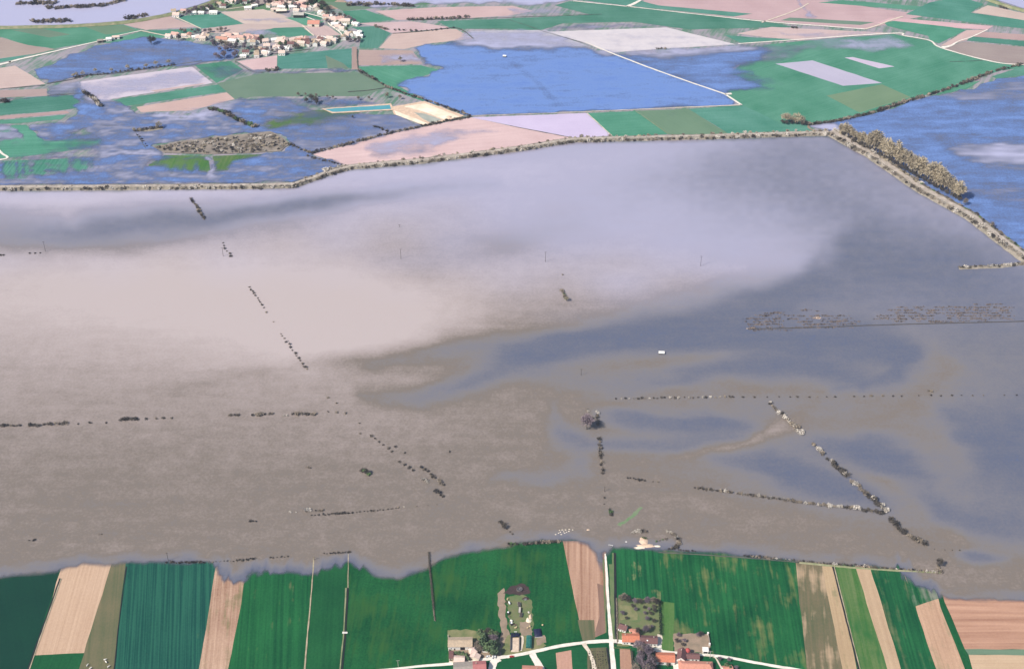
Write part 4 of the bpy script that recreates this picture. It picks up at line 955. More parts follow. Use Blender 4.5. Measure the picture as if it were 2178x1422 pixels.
hedge_row([(900, 1021), (910, 1027)], 3.0, 1.9, ['blossom'], "white blossoming shrub beside the parallel row")
hedge_row([(928, 1046), (944, 1056)], 3.0, 2.1, ['twig_dark'], "dark shrub at the corner of the two drowned rows")
hedge_row([(531, 611), (548, 635), (563, 658)], 5.5, 1.7, ['twig_dark', 'twig'], "far grey shrub of the long dotted field edge")
hedge_row([(566, 665), (596, 705)], 22, 1.3, ['twig'], "sparse tiny shrub in the thin part of the dotted edge")
hedge_row([(598, 711), (612, 730), (632, 758), (654, 788)], 5.5, 1.9, ['twig_dark', 'twig'], "dark shrub at the lower end of the dotted field edge")
hedge_row([(406, 424), (420, 443), (436, 470)], 3.2, 2.2, ['twig', 'twig_dark'], "grey shrub of the short row under the levee")
hedge_row([(474, 518), (480, 532), (492, 546)], 6.0, 2.0, ['twig_dark', 'twig'], "dark shrub beside the leaning pole")
hedge_row([(2, 544), (12, 544)], 4.0, 2.0, ['twig_dark'], "low dark shrub pair in the open brown water")
hedge_row([(62, 540), (88, 539)], 6.5, 1.7, ['twig_dark'], "low dark shrub near the far utility pole")
hedge_row([(1196, 620), (1204, 640)], 3.2, 2.4, ['twig', 'leaf'], "grey green shrub of the lone clump in open water")
hedge_row([(1196, 585), (1200, 588)], 4, 1.6, ['twig'], "tiny shrub above the lone clump")
hedge_row([(1275, 935), (1278, 970), (1282, 1008)], 4.2, 2.1, ['twig', 'twig_dark'], "brown shrub along the drowned road line")
hedge_row([(1285, 1060), (1286, 1078)], 7, 1.3, ['twig_dark'], "tiny shrub on the drowned road line")
hedge_row([(1270, 880), (1272, 905)], 3.2, 2.2, ['blossom', 'twig'], "pale blossoming shrub beside the drowned tree")
hedge_row([(1248, 872), (1252, 880)], 3.2, 2.0, ['blossom'], "white shrub behind the drowned tree")
hedge_row([(618, 1091), (632, 1089)], 4.0, 1.4, ['blossom', 'twig'], "small pale shrub at the tip of the shore hedge")
hedge_row([(650, 1087), (662, 1086)], 2.6, 1.8, ['blossom'], "bright pale shrub above the shore hedge")
hedge_row([(672, 1087), (690, 1086)], 3.0, 1.5, ['twig'], "brown shrub above the shore hedge")
hedge_row([(664, 1096), (700, 1094)], 3.5, 0.9, ['twig_dark'], "low twigs at the thin start of the shore hedge")
hedge_row([(700, 1094), (750, 1091)], 2.0, 1.3, ['twig_dark'], "thick black shrub of the shore hedge")
hedge_row([(750, 1091), (850, 1081)], 3.4, 1.0, ['twig_dark'], "thin dark shrub of the shore hedge")
hedge_row([(846, 1080), (862, 1079)], 5, 1.4, ['twig', 'blossom'], "grey shrub at the end of the shore hedge")
hedge_row([(885, 1077), (956, 1072)], 12, 1.0, ['twig'], "tiny shrub past the end of the shore hedge")
hedge_row([(533, 1109), (550, 1109)], 2.6, 1.4, ['twig_dark'], "flat black shrub adrift from the shore hedge")
hedge_row([(62, 1150), (78, 1149)], 2.8, 1.2, ['twig_dark'], "flat dark shrub alone in the shallows")
hedge_row([(210, 1137), (218, 1137)], 3.0, 1.1, ['twig'], "small grey snag alone in the shallows")
hedge_row([(355, 1197), (428, 1196)], 2.0, 1.3, ['twig_dark'], "black shrub on the shore before the cereal field")
hedge_row([(428, 1196), (505, 1193)], 3.6, 0.9, ['twig_dark', 'twig'], "thin twigs on the shore before the cereal field")
hedge_row([(505, 1192), (542, 1189)], 1.9, 1.3, ['twig_dark'], "black shrub on the shore before the pink strip")
hedge_row([(575, 1186), (612, 1184)], 3.4, 0.9, ['twig_dark'], "thin dark twigs off the green strip")
hedge_row([(690, 1178), (745, 1174)], 2.2, 1.1, ['twig_dark'], "dark shrub line off the pale track")
hedge_row([(1084, 1160), (1098, 1156)], 2.4, 1.8, ['twig_dark', 'leaf'], "dark bush off the meadow corner")
hedge_row([(1115, 1158), (1140, 1155), (1190, 1152)], 2.0, 1.9, ['twig_dark', 'twig_dark', 'twig'], "dark bush along the shore of the large meadow")
hedge_row([(1064, 1112), (1074, 1118)], 2.2, 1.9, ['twig_dark'], "black snag standing off the meadow")
hedge_row([(1078, 1126), (1094, 1140)], 4.0, 1.2, ['twig_dark'], "trailing twigs below the black snag")
hedge_row([(768, 1000), (774, 1003), (786, 1010)], 2.6, 2.3, ['twig_dark', 'leaf'], "dark green bush standing alone off the hedge")
hedge_row([(655, 995), (662, 996)], 3.0, 1.7, ['twig', 'blossom'], "small brown shrub alone in the brown water")
hedge_row([(1297, 1085), (1301, 1098)], 2.6, 1.7, ['twig_dark', 'leaf'], "dark bush beside the drowned road")
hedge_row([(1976, 832), (1982, 834)], 3, 2.0, ['twig'], "bushy grey shrub above the straight hedge")
hedge_row([(956, 962), (958, 963)], 4, 1.4, ['twig_dark'], "single speck of shrub in mid flood")
# shore bank on the right
hedge_row([(1585, 1183), (1650, 1189)], 2.2, 1.5, ['twig_dark', 'twig'], "dark scrub on the shore by the yellowed crop")
hedge_row([(1650, 1189), (1690, 1191)], 4.0, 1.1, ['twig', 'blossom'], "thin pale scrub on the shore")
hedge_row([(1700, 1193), (1760, 1200)], 3.2, 1.1, ['twig_dark', 'twig'], "thin dark scrub above the mottled stubble")
hedge_row([(1768, 1200), (1840, 1205)], 2.4, 1.4, ['twig_dark', 'twig', 'blossom'], "scrub on the shore above the bright green strip")
hedge_row([(1840, 1206), (1990, 1217)], 2.6, 1.3, ['twig_dark', 'twig', 'blossom'], "scrub on the long bank above the drowned grass")
hedge_row([(1990, 1217), (2002, 1217)], 2.2, 1.9, ['twig'], "reddish scrub at the tip of the long bank")
hedge_row([(1994, 1202), (1997, 1212)], 2.2, 1.6, ['twig'], "red brown scrub under the leaning tree")
hedge_row([(1988, 1168), (2050, 1172)], 9.0, 0.9, ['twig_dark'], "specks of drowned fence line scrub")
ribbon("shore_bank", [(1700, 1196), (1770, 1203), (1860, 1210), (2000, 1218)], 2.6, M['verge'], "low dry bank along the flooded strips", profile=[(-1, -0.2), (0, 0.8), (1, -0.2)], z=0.62)
ribbon("shore_bank", [(1400, 1174), (1500, 1180), (1600, 1187), (1700, 1196)], 1.4, M['ditch_far'], "low muddy bank along the yellowed crop", profile=[(-1, -0.2), (0, 0.5), (1, -0.2)], z=0.62)
# ring of scrub round the drowned sand pit
hedge_row([(1345, 1134), (1362, 1130), (1380, 1131)], 3.0, 1.8, ['twig', 'twig_dark', 'blossom'], "scrub on the far rim of the drowned sand pit")
hedge_row([(1420, 1132), (1436, 1138), (1444, 1150), (1440, 1162), (1428, 1168)], 2.6, 2.0, ['twig_dark', 'twig', 'blossom'], "thick scrub on the curved rim of the drowned sand pit")
hedge_row([(1422, 1168), (1480, 1174)], 2.6, 1.2, ['twig_dark'], "low scrub between sand pit and shore")
hedge_row([(1395, 1152), (1420, 1146)], 4.0, 1.2, ['twig', 'leaf'], "thin scrub across the drowned sand pit")
hedge_row([(1366, 1143), (1372, 1146)], 2.5, 1.8, ['leaf'], "green bush on the sand heap")

# reed strip standing in the flood (green, by the drowned sand pit)
v, _ = ground_poly([(1312, 1116), (1340, 1098), (1362, 1078), (1368, 1080), (1348, 1100), (1320, 1120)], 0.66, 3, 0.8)
props(mesh_obj("reed_bed", v, [tuple(range(len(v)))], plain_mat("reeds", (0.10, 0.20, 0.08), (0.20, 0.22, 0.14), 0.15)), "narrow green tongue of emergent grass in the brown water", kind="structure")

# --- levee shrubs: individuals on the flanks
def off_line(pts, dy, dx=0): return [(p[0] + dx, p[1] + dy) for p in pts]
shrub_row(off_line(LEVEE_L[1:], 2.0), 4.6, 2.7, ['twig_dark', 'twig_dark', 'twig', 'blossom'], "dark bush on the flood side of the long levee", "bushes along the flood side of the long levee", 1.5, z=0.9)
shrub_row(off_line(LEVEE_L[4:], -4.5), 8.0, 2.2, ['blossom', 'pale', 'twig'], "pale bush on the crest of the long levee", "bushes on the crest of the long levee", 2.5, z=2.2, skip=0.15, as_hedge=True)
shrub_row([(0, 400), (540, 396)], 24.0, 1.8, ['twig', 'blossom'], "pale tuft bush on the straight end of the levee", "tuft bushes on the straight end of the levee", 2.0, z=2.2)
RL = LEVEE_R[:6]
shrub_row(off_line(RL, 1, 1), 3.6, 3.2, ['blossom', 'blossom', 'twig', 'twig_dark'], "blossoming bush on the flood side of the broad levee", "bushes along the flood side of the broad levee", 1.8, z=0.9)
shrub_row(off_line(RL[:3], -7, 10), 4.6, 2.8, ['pale', 'twig', 'blossom'], "tan bush on the crest of the broad levee", "tan bushes on the crest of the broad levee", 2.5, z=2.4, skip=0.15)
shrub_row(off_line(RL[2:], -8, 12), 4.6, 2.4, ['twig_dark', 'twig', 'leaf'], "dark bush on the far side of the broad levee", "bushes along the far side of the broad levee", 2.0, z=1.2)
ribbon("levee", [(2038, 571), (2080, 569), (2120, 568), (2178, 562), (2260, 560)], 7.0, M['levee'], "short scrubby spur bank off the broad levee", profile=[(-1, -0.3), (-0.3, 1.4), (0.3, 1.4), (1, -0.3)], jit=0.5)
shrub_row([(2042, 571), (2080, 569), (2120, 568), (2178, 562)], 3.4, 2.2, ['blossom', 'twig', 'twig_dark'], "scrubby bush on the short spur bank", "bushes on the short spur bank", 1.0, z=1.0)

# --- hedges on the drains beyond the levee
def drain_row(pts, sp, size, kinds, text, jit=0.8, skip=0.0):
    shrub_row(pts, sp * 0.75, size * 1.1, kinds, text, text, jit, z=0.6, skip=skip, as_hedge=True)
drain_row([(664, 327), (745, 306), (835, 283)], 6.0, 2.4, ['twig_dark', 'twig_dark', 'twig'], "dark hedge bush between drowned basin and brown field")
drain_row([(835, 283), (906, 268)], 6.0, 2.0, ['twig_dark', 'twig'], "dark hedge bush below the sand pit pond")
drain_row([(906, 268), (1001, 249)], 5.0, 2.2, ['twig_dark'], "dark hedge bush on the near side of the sand pit")
drain_row([(906, 214), (950, 230), (1001, 248)], 5.5, 2.2, ['twig_dark', 'twig'], "dark hedge bush on the lagoon side of the sand pit")
drain_row([(795, 270), (835, 284)], 6.0, 2.0, ['twig_dark'], "dark hedge bush on the short spur ditch")
drain_row([(612, 306), (660, 326)], 6.5, 2.2, ['twig_dark', 'twig'], "dark hedge bush between scrub island and levee")
drain_row([(655, 334), (740, 355)], 7.0, 1.8, ['twig_dark', 'twig'], "dark hedge bush along the foot of the brown field")
drain_row([(690, 364), (735, 357)], 5.0, 2.6, ['blossom', 'twig'], "pale bush in the spur behind the levee bend")
drain_row([(1720, 266), (1790, 257), (1860, 240)], 4.5, 2.6, ['twig_dark', 'twig'], "dark hedge bush by the tree clump on the drain")
drain_row([(1860, 240), (1930, 216), (1965, 206)], 4.5, 3.0, ['twig_dark', 'twig'], "dark hedge bush on the drain beside the dull parcel")
drain_row([(1975, 203), (2040, 182), (2110, 154)], 6.0, 2.8, ['twig', 'twig_dark'], "brown hedge bush on the far drain hedge")
drain_row([(2110, 154), (2175, 138)], 8.0, 2.6, ['twig_dark', 'twig'], "dark hedge bush where drain meets road")
drain_row([(445, 232), (470, 238), (510, 258), (545, 272)], 4.2, 3.2, ['twig_dark', 'twig', 'leaf'], "bare bush of the thick drowned hedge")
drain_row([(176, 197), (196, 209), (214, 228)], 4.0, 3.0, ['twig_dark', 'twig', 'blossom'], "grey willow bush of the short drowned row")
drain_row([(762, 150), (800, 172), (823, 186), (860, 200), (900, 212)], 7.0, 2.2, ['twig_dark', 'twig'], "dark bush on the crooked drain")
drain_row([(160, 166), (230, 157), (300, 148), (372, 139)], 8.0, 1.7, ['twig_dark'], "low dark bush on the pond drain")
drain_row([(870, 43), (960, 40), (1000, 36)], 9.0, 2.6, ['twig_dark', 'twig'], "far dark bush behind the brown fields")
drain_row([(740, 12), (800, 11), (880, 14)], 7.0, 3.6, ['twig', 'twig_dark'], "far grey bush in the flooded meadow behind the village")
drain_row([(840, 65), (900, 68), (965, 60)], 12.0, 1.8, ['twig_dark'], "low bush on the drain round the brown field")
drain_row([(800, 58), (826, 64)], 5.0, 2.4, ['twig'], "grey bush by the last village green")
drain_row([(287, 280), (300, 278), (345, 272)], 6.0, 2.5, ['twig', 'twig_dark'], "bush on the small islet in the left basin")
drain_row([(294, 288), (312, 312)], 10.0, 1.3, ['twig_dark'], "speck of drowned fence scrub by the islet")
drain_row([(566, 152), (592, 150)], 3.5, 2.6, ['twig_dark', 'blossom'], "dark bush beside the flooded lane")
drain_row([(5, 216), (18, 218)], 4.0, 3.4, ['twig_dark'], "dark round bush on the drain by the green block")
drain_row([(1396, 105), (1416, 104)], 6.0, 1.8, ['twig'], "faint bush on the very pale field")
drain_row([(1686, 60), (1698, 61)], 5.0, 2.2, ['twig_dark'], "dark bush by the far road")
drain_row([(2126, 16), (2145, 22)], 9.0, 3.0, ['twig_dark'], "bush on the far river dyke")
v, _ = ground_poly([(325, 313), (384, 301), (502, 287), (575, 280), (604, 295), (616, 307), (598, 322), (540, 326), (450, 329), (350, 326)], 0.75, 8, 1.0)
props(mesh_obj("island_ground", v, [tuple(range(len(v)))], plain_mat("scrub_floor", (0.30, 0.25, 0.20), (0.14, 0.12, 0.10), 0.09)), "stony ground of the scrub covered island", kind="structure")
v, _ = ground_poly([(290, 280), (300, 276), (345, 270), (346, 276), (310, 281)], 0.75, 6, 0.6)
props(mesh_obj("island_ground", v, [tuple(range(len(v)))], M['levee']), "narrow pale islet in the left basin", kind="structure")

def inside(p, poly):
    c = False
    for i in range(len(poly)):
        a, b = poly[i], poly[i - 1]
        if (a[1] > p[1]) != (b[1] > p[1]) and p[0] < (b[0] - a[0]) * (p[1] - a[1]) / (b[1] - a[1]) + a[0]: c = not c
    return c
def scatter(poly, n, seed=0):
    r = random.Random(seed); xs = [p[0] for p in poly]; ys = [p[1] for p in poly]; out = []
    while len(out) < n:
        p = (r.uniform(min(xs), max(xs)), r.uniform(min(ys), max(ys)))
        if inside(p, poly): out.append(p)
    return out
ISLE = [(331, 314), (384, 304), (502, 290), (575, 283), (600, 296), (610, 307), (596, 319), (540, 323), (450, 326), (352, 323)]
thicket = empty("thicket", *at(470, 305, 0.75), 0.75); props(thicket, "dense grey thorn thicket covering the low island", "thicket")
for px_, py_ in scatter(ISLE, 260, 5):
    x, y = at(px_, py_, 0.75); x -= thicket.location.x; y -= thicket.location.y
    dark = py_ > 314 and rnd.random() < 0.6
    put("shrub", rnd.choice(BUSH['twig_dark' if dark else rnd.choice(['twig', 'blossom', 'twig', 'pale'])]), x, y, 0.0, rnd.uniform(2.0, 3.6), None, None, None).parent = thicket
# drowned reed and vine parcel on the right: many low tufts, one mass
b = MB(); r = random.Random(11)
PARC = [(1580, 680), (1640, 662), (1800, 660), (2000, 652), (2150, 648), (2150, 682), (1900, 692), (1700, 700), (1600, 703)]
for px_, py_ in scatter(PARC, 720, 9):
    px_ = px_; row = round(py_ / 6.0) * 6.0 + r.uniform(-1.6, 1.6)
    if vnoise(np.array([px_ / 40.0]), np.array([row / 9.0]), 41)[0] < -0.15: continue
    x, y = at(px_, row, 0.6)
    L = r.uniform(1.5, 5.0)
    for k in range(6):
        ox, oy = r.uniform(-L, L), r.uniform(-0.8, 0.8); h = r.uniform(0.4, 1.2); w = r.uniform(0.5, 1.3)
        a = r.uniform(0, 3.14)
        b.add([(x + ox - w * math.cos(a), y + oy - w * math.sin(a), 0.55), (x + ox + w * math.cos(a), y + oy + w * math.sin(a), 0.55), (x + ox + w * 0.7 * math.cos(a), y + oy + w * .7 * math.sin(a) + 0.3, 0.55 + h), (x + ox - w * .7 * math.cos(a), y + oy - w * .7 * math.sin(a) + 0.3, 0.55 + h)], [(0, 1, 2, 3)])
o = b.build("reed_tufts", [M['tuft']]); props(o, "rows of drowned brown tufts in the long flooded parcel", "reeds", None, "stuff")
ribbon("shore_bank", [(1590, 700), (1700, 698), (1900, 691), (2178, 684), (2300, 680)], 1.8, M['twig_dark'], "thin dark bank along the flooded tuft parcel", profile=[(-1, -0.1), (0, 0.7), (1, -0.1)], z=0.62)

# ------------------------------------------------------------------ trees
def tree_parts(seed, mat, spread=0.34, crown_c=0.62, crown_h=0.38, n=420, leafy=False, q=0.05):
    """unit-height tree: tapered trunk with limbs, and a crown of separate twigs or leaf sprays"""
    r = random.Random(seed); t = MB(); c = MB()
    lean = Vector((r.uniform(-0.04, 0.04), r.uniform(-0.04, 0.04), 0))
    top = Vector((0, 0, crown_c + crown_h * 0.55)) + lean
    t.tube((0, 0, -0.03), Vector((0, 0, crown_c * 0.55)) + lean * 0.5, 0.028, 0.020, 6)
    t.tube(Vector((0, 0, crown_c * 0.55)) + lean * 0.5, top, 0.020, 0.005, 5)
    tips = []
    for i in range(9):
        a = i * 2.4 + r.uniform(-0.4, 0.4); h0 = crown_c * r.uniform(0.42, 0.95)
        L = spread * r.uniform(0.6, 1.0)
        p0 = Vector((0, 0, h0)) + lean * h0; p1 = p0 + Vector((math.cos(a) * L, math.sin(a) * L, crown_h * r.uniform(0.25, 0.7)))
        t.tube(p0, p1, 0.011, 0.003, 4); tips.append((p0, p1))
    lob = [(p1 * 0.75 + p0 * 0.25, r.uniform(0.10, 0.19)) for p0, p1 in tips] + [(top, 0.14), (Vector((0, 0, crown_c)), 0.2)]
    for i in range(n):
        cc, cr = r.choice(lob)
        d = Vector((r.gauss(0, 1), r.gauss(0, 1), r.gauss(0, 0.9)))
        d = d.normalized() * cr * r.uniform(0.25, 1.0) ** 0.6
        p = cc + Vector((d.x * spread / 0.34, d.y * spread / 0.34, d.z * crown_h / 0.38))
        if leafy:
            a = Vector((r.gauss(0, 1), r.gauss(0, 1), r.gauss(0, 1))).normalized(); s = q * r.uniform(0.7, 1.4); w = s * 0.8
        else:
            a = (d.normalized() + Vector((r.gauss(0, .4), r.gauss(0, .4), 0.5 + r.gauss(0, .3)))).normalized(); s = q * r.uniform(1.0, 2.0); w = q * 0.24
        e = a.orthogonal().normalized(); e = (e * math.cos(i) + a.cross(e) * math.sin(i))
        c.add([p - a * s - e * w * .5, p - a * s + e * w * .5, p + a * s + e * w, p + a * s - e * w], [(0, 1, 2, 3)])
    to = mesh_obj("trunk", t.v, t.f, M['bark']); co = mesh_obj("crown", c.v, c.f, mat)
    td, cd = to.data, co.data
    bpy.data.objects.remove(to); bpy.data.objects.remove(co)
    return td, cd

TREE = {
    'bare': [tree_parts(100 + i, M['twig']) for i in range(4)],
    'mauve': [tree_parts(120 + i, M['twig_mauve'], n=520) for i in range(4)],
    'poplar': [tree_parts(140 + i, M['twig_pale'], 0.17, 0.60, 0.44, 560) for i in range(4)],
    'willow': [tree_parts(160 + i, M['twig_pale'], 0.42, 0.58, 0.40, 460) for i in range(3)],
    'green': [tree_parts(180 + i, M['evergreen'], 0.27, 0.55, 0.46, 620, True, 0.055) for i in range(4)],
    'dark': [tree_parts(200 + i, M['twig_dark'], 0.34, 0.6, 0.4, 440) for i in range(3)],
}
def tree(kind, px_, py_, h, label, group=None, z=TOP, name="tree", squash=1.0):
    x, y = at(px_, py_, z)
    e = empty(name, x, y, z, rnd.uniform(0, 6.28)); e.scale = (h * squash, h * squash, h)
    td, cd = rnd.choice(TREE[kind])
    for nm, d in (("trunk", td), ("crown", cd)):
        o = bpy.data.objects.new(nm, d); COL.objects.link(o); o.parent = e
    props(e, label, "tree", group)
    return e

def tree_row(kind, pts, spacing, h, text, jit=1.5, z=TOP, squash=1.0, name="tree"):
    for x, y in along(pts, spacing, jit):
        e = empty(name, x, y, z, rnd.uniform(0, 6.28)); hh = h * rnd.uniform(0.75, 1.2); e.scale = (hh * squash, hh * squash, hh)
        td, cd = rnd.choice(TREE[kind])
        for nm, d in (("trunk", td), ("crown", cd)):
            o = bpy.data.objects.new(nm, d); COL.objects.link(o); o.parent = e
        props(e, text, "tree", text)

tree_row('poplar', [(1788, 284), (1850, 318)], 4.8, 19, "budding poplar at the corner of the broad levee", squash=1.3)
tree_row('poplar', [(1850, 318), (1930, 362), (2040, 426)], 4.4, 28, "budding poplar in the tall row beside the broad levee", squash=1.3)
tree_row('dark', [(1795, 291), (1900, 350), (2042, 428)], 7.5, 7.5, "low dark tree added as shade under the poplar row", squash=1.5)  # dark trees added to stand for the shade band at the poplar feet
tree_row('willow', [(1668, 262), (1710, 264)], 5.5, 15, "pale bare tree of the clump on the green parcel", squash=1.0)
tree_row('dark', [(1662, 264), (1716, 266)], 7.0, 6.0, "dark thorn tree under the pale clump", squash=1.4)
tree('bare', 2052, 436, 11, "lone bare tree past the end of the poplar row")
tree('bare', 2110, 484, 9, "small bare tree on the far flank of the broad levee")
tree('mauve', 1248, 912, 21, "tall bare tree drowned beside the white shrubs", z=0.55)
tree('bare', 1255, 905, 14, "smaller bare tree leaning on the tall drowned tree", z=0.55)
tree('dark', 1996, 1203, 11, "dark bare tree at the end of the long bank", z=0.55)
tree('dark', 779, 1007, 8, "dark drowned tree over the lone bush", z=0.55)
tree('dark', 1072, 1124, 7, "leafless snag over the black drowned twigs", z=0.55)
tree('willow', 1205, 640, 7, "small drowned willow in open water", z=0.55)
for pts_, w_ in (([(72, 48), (100, 47), (150, 46)], "drowned willow scrub on the river island by the bank"), ([(41, 9), (121, 8)], "drowned willow scrub on the longest straight river island"), ([(133, 18), (160, 17), (186, 17)], "thick drowned willow scrub on the middle river island"), ([(100, 19), (133, 19)], "thin drowned scrub trailing off the middle river island"), ([(192, 16), (225, 12), (262, 2)], "drowned willow scrub on the curved river island"), ([(272, 40), (312, 35)], "drowned willow scrub close to the river bank")):
    drain_row(pts_, 4.2, 3.4, ['twig', 'twig_dark'], w_, 3.0)
tree_row('willow', [(155, 165), (168, 163)], 7, 9, "pale willow at the bend of the pond drain")
tree_row('willow', [(180, 160), (300, 146), (372, 135)], 22, 8, "spaced budding willow along the pond drain", 4)
tree_row('mauve', [(455, 125), (505, 121)], 6.5, 12, "grey willow at the end of the blue pond", 4)
tree_row('mauve', [(462, 112), (500, 108)], 8, 9, "grey willow above the end of the blue pond", 4)
tree('dark', 322, 95, 16, "tall dark drowned tree in the blue pond"); tree('dark', 328, 92, 13, "second dark drowned tree in the blue pond")
tree('dark', 380, 86, 12, "dark drowned tree beside the hamlet quay")
tree_row('dark', [(655, 216), (680, 222)], 6, 11, "dark bare tree of the drowned clump by the meadow", 5)
tree_row('bare', [(630, 204), (720, 210)], 14, 7, "small bare tree on the meadow shore", 4)
tree_row('bare', [(760, 213), (860, 210)], 20, 8, "bare tree between meadow and turquoise pond", 4)
tree_row('willow', [(288, 281), (300, 279)], 6, 8, "willow at the blunt end of the islet"); tree('willow', 338, 272, 11, "taller willow at the pointed end of the islet")
tree_row('dark', [(752, 252), (760, 252)], 8, 6, "dark drowned tree below the turquoise pond")
tree_row('bare', [(850, 132), (858, 132)], 8, 10, "bare tree in the half drowned brown field")
tree_row('willow', [(380, 400), (386, 398)], 7, 6, "small willow on the straight end of the levee", z=2.5)
tree_row('willow', [(690, 24), (712, 20)], 10, 9, "bare tree behind the upper village", 3)

# ------------------------------------------------------------------ buildings
def house(name, label, category, px_, py_, L, W, h, rise, rot, wall, roof, group=None, openings=(), chimney=None, hip=0.0, skylight=None, simple=False, over=0.35):
    """gabled house, ridge along local x; openings: (side, u along wall, z, width, height, kind)"""
    x, y = at(px_, py_, TOP)
    e = empty(name, x, y, TOP, math.radians(rot))
    props(e, label, category, group)
    a, c = L / 2, W / 2
    w = MB()
    vs = [(-a, -c, -0.3), (a, -c, -0.3), (a, c, -0.3), (-a, c, -0.3), (-a, -c, h), (a, -c, h), (a, c, h), (-a, c, h), (-a + hip, 0, h + rise), (a - hip, 0, h + rise)]
    w.add(vs, [(0, 1, 5, 4), (2, 3, 7, 6), (1, 2, 6, 9, 5), (3, 0, 4, 8, 7), (0, 3, 2, 1)])
    w.build("wall", M[wall], e)
    t = 0.22; sl = rise / c
    ax, cx = a + over, c + over; eh = h - over * sl
    rv = []
    for dz in (0.04, 0.04 + t):
        rv += [(-ax, -cx, eh + dz), (ax, -cx, eh + dz), (ax, cx, eh + dz), (-ax, cx, eh + dz), (-ax + hip, 0, h + rise + dz), (ax - hip, 0, h + rise + dz)]
    rf = [(6, 7, 11, 10), (8, 9, 10, 11), (0, 4, 5, 1), (2, 5, 4, 3), (0, 1, 7, 6), (2, 3, 9, 8)]
    rf += [(7, 8, 11), (1, 5, 2), (9, 6, 10), (3, 4, 0)] if hip else []
    rf += [(1, 2, 8, 7), (3, 0, 6, 9)] if hip else [(1, 5, 11, 7), (5, 2, 8, 11), (3, 4, 10, 9), (4, 0, 6, 10)]
    ro = mesh_obj("roof", rv, rf, M[roof], e)
    if not simple:
        rg = MB(); rg.tube((-ax + hip, 0, h + rise + t + 0.05), (ax - hip, 0, h + rise + t + 0.05), 0.16, 0.16, 6)
        rg.build("ridge", M[roof], ro)
    if chimney:
        cxp, cyp = chimney
        m = MB(); zt = h + rise * (1 - abs(cyp) / c)
        m.box(cxp - .4, cxp + .4, cyp - .3, cyp + .3, zt - .6, zt + 1.2); m.box(cxp - .48, cxp + .48, cyp - .38, cyp + .38, zt + 1.2, zt + 1.35)
        m.build("chimney", M['stone'], ro)
    if skylight:
        u, vv = skylight; zt = h + rise * (1 - abs(vv) / c) + 0.3
        m = MB(); m.add([(u - .6, vv - .5, zt - .5 * sl), (u + .6, vv - .5, zt - .5 * sl), (u + .6, vv + .5, zt + .5 * sl), (u - .6, vv + .5, zt + .5 * sl)], [(0, 1, 2, 3)]); m.build("skylight", M['van_white'], ro)
    for side, u, z0, ww, hh, kind in openings:
        m = MB(); d = 0.07
        if side == 'f': m.box(u - ww / 2, u + ww / 2, -c - d, -c + .02, z0, z0 + hh)
        elif side == 'r': m.box(a - .02, a + d, u - ww / 2, u + ww / 2, z0, z0 + hh)
        else: m.box(-a - d, -a + .02, u - ww / 2, u + ww / 2, z0, z0 + hh)
        part = m.build(kind, M['door' if kind == 'door' else 'glass'], e)
        if kind == 'window' and not simple:
            s = MB()
            if side == 'f': s.box(u - ww / 2 - .12, u + ww / 2 + .12, -c - .2, -c, z0 - .14, z0 - .01)
            elif side == 'r': s.box(a, a + .2, u - ww / 2 - .12, u + ww / 2 + .12, z0 - .14, z0 - .01)
            else: s.box(-a - .2, -a, u - ww / 2 - .12, u + ww / 2 + .12, z0 - .14, z0 - .01)
            s.build("sill", M['stone'], part)
    return e

def wins(us, z0=1.0, w=1.0, h=1.3, side='f'): return [(side, u, z0, w, h, 'window') for u in us]

# walled farm (west)
house("barn", "long barn with weathered tan tile roof at the walled farm", "barn", 979, 1371, 21.5, 11, 4.2, 2.2, 1, 'white', 'tile_tan', openings=[('f', 2.2, 0, 4.2, 3.6, 'gateway'), ('f', -5, 0, 1.2, 2.2, 'door'), ('l', 0, 0, 2.5, 3, 'door')] + wins([-8, 7.5], 1.5, 1, 1))
house("shed", "narrow brown roofed shed against the yard wall", "shed", 959.5, 1395, 3.6, 8.0, 2.4, 0.6, 2, 'stone', 'tile_brown', openings=[('r', 0, 0, 2, 2, 'door')])
house("house", "small pink tiled house at the roadside of the walled farm", "house", 977, 1405, 9.2, 7, 3.0, 1.7, -2, 'cream', 'tile_pink', openings=wins([-2.5, 2.5]) + [('f', 0, 0, 1, 2.1, 'door')], chimney=(3, 1))
house("dovecote", "little hipped dovecote with faded mauve tiles in the farm court", "dovecote", 1006, 1388, 6.4, 6.0, 4.0, 2.4, 20, 'cream', 'tile_pink', hip=2.6, openings=[('f', 0, 0, 1, 2, 'door')] + wins([0], 2.8, .8, .8))
house("house", "narrow pink gabled wing behind the dovecote", "house", 1011, 1399, 5.0, 8.5, 3.2, 1.4, 70, 'cream', 'tile_pink', openings=wins([-2, 1.5]))
house("barn", "big low grey roofed barn by the road", "barn", 988, 1427, 19.0, 15, 3.8, 2.6, 4, 'cream', 'roof_grey', openings=[('f', 0, 0, 4, 3.2, 'gateway')])
house("house", "square mauve roofed house at the road bend", "house", 1020, 1424, 11.2, 12.5, 4.6, 3.0, 3, 'white', 'tile_mauve', openings=wins([-3.5, 3.5]) + [('f', 0, 0, 1.1, 2.1, 'door')] + wins([-3, 2.5], side='r'), chimney=(-3, 1.5))
house("house", "red roofed house with a white drive south of the road", "house", 1132, 1431, 17.5, 11, 3.4, 2.6, -3, 'white', 'tile_salmon', openings=wins([-6, -2, 4]) + [('f', 1, 0, 1, 2.1, 'door')], chimney=(4, 1))
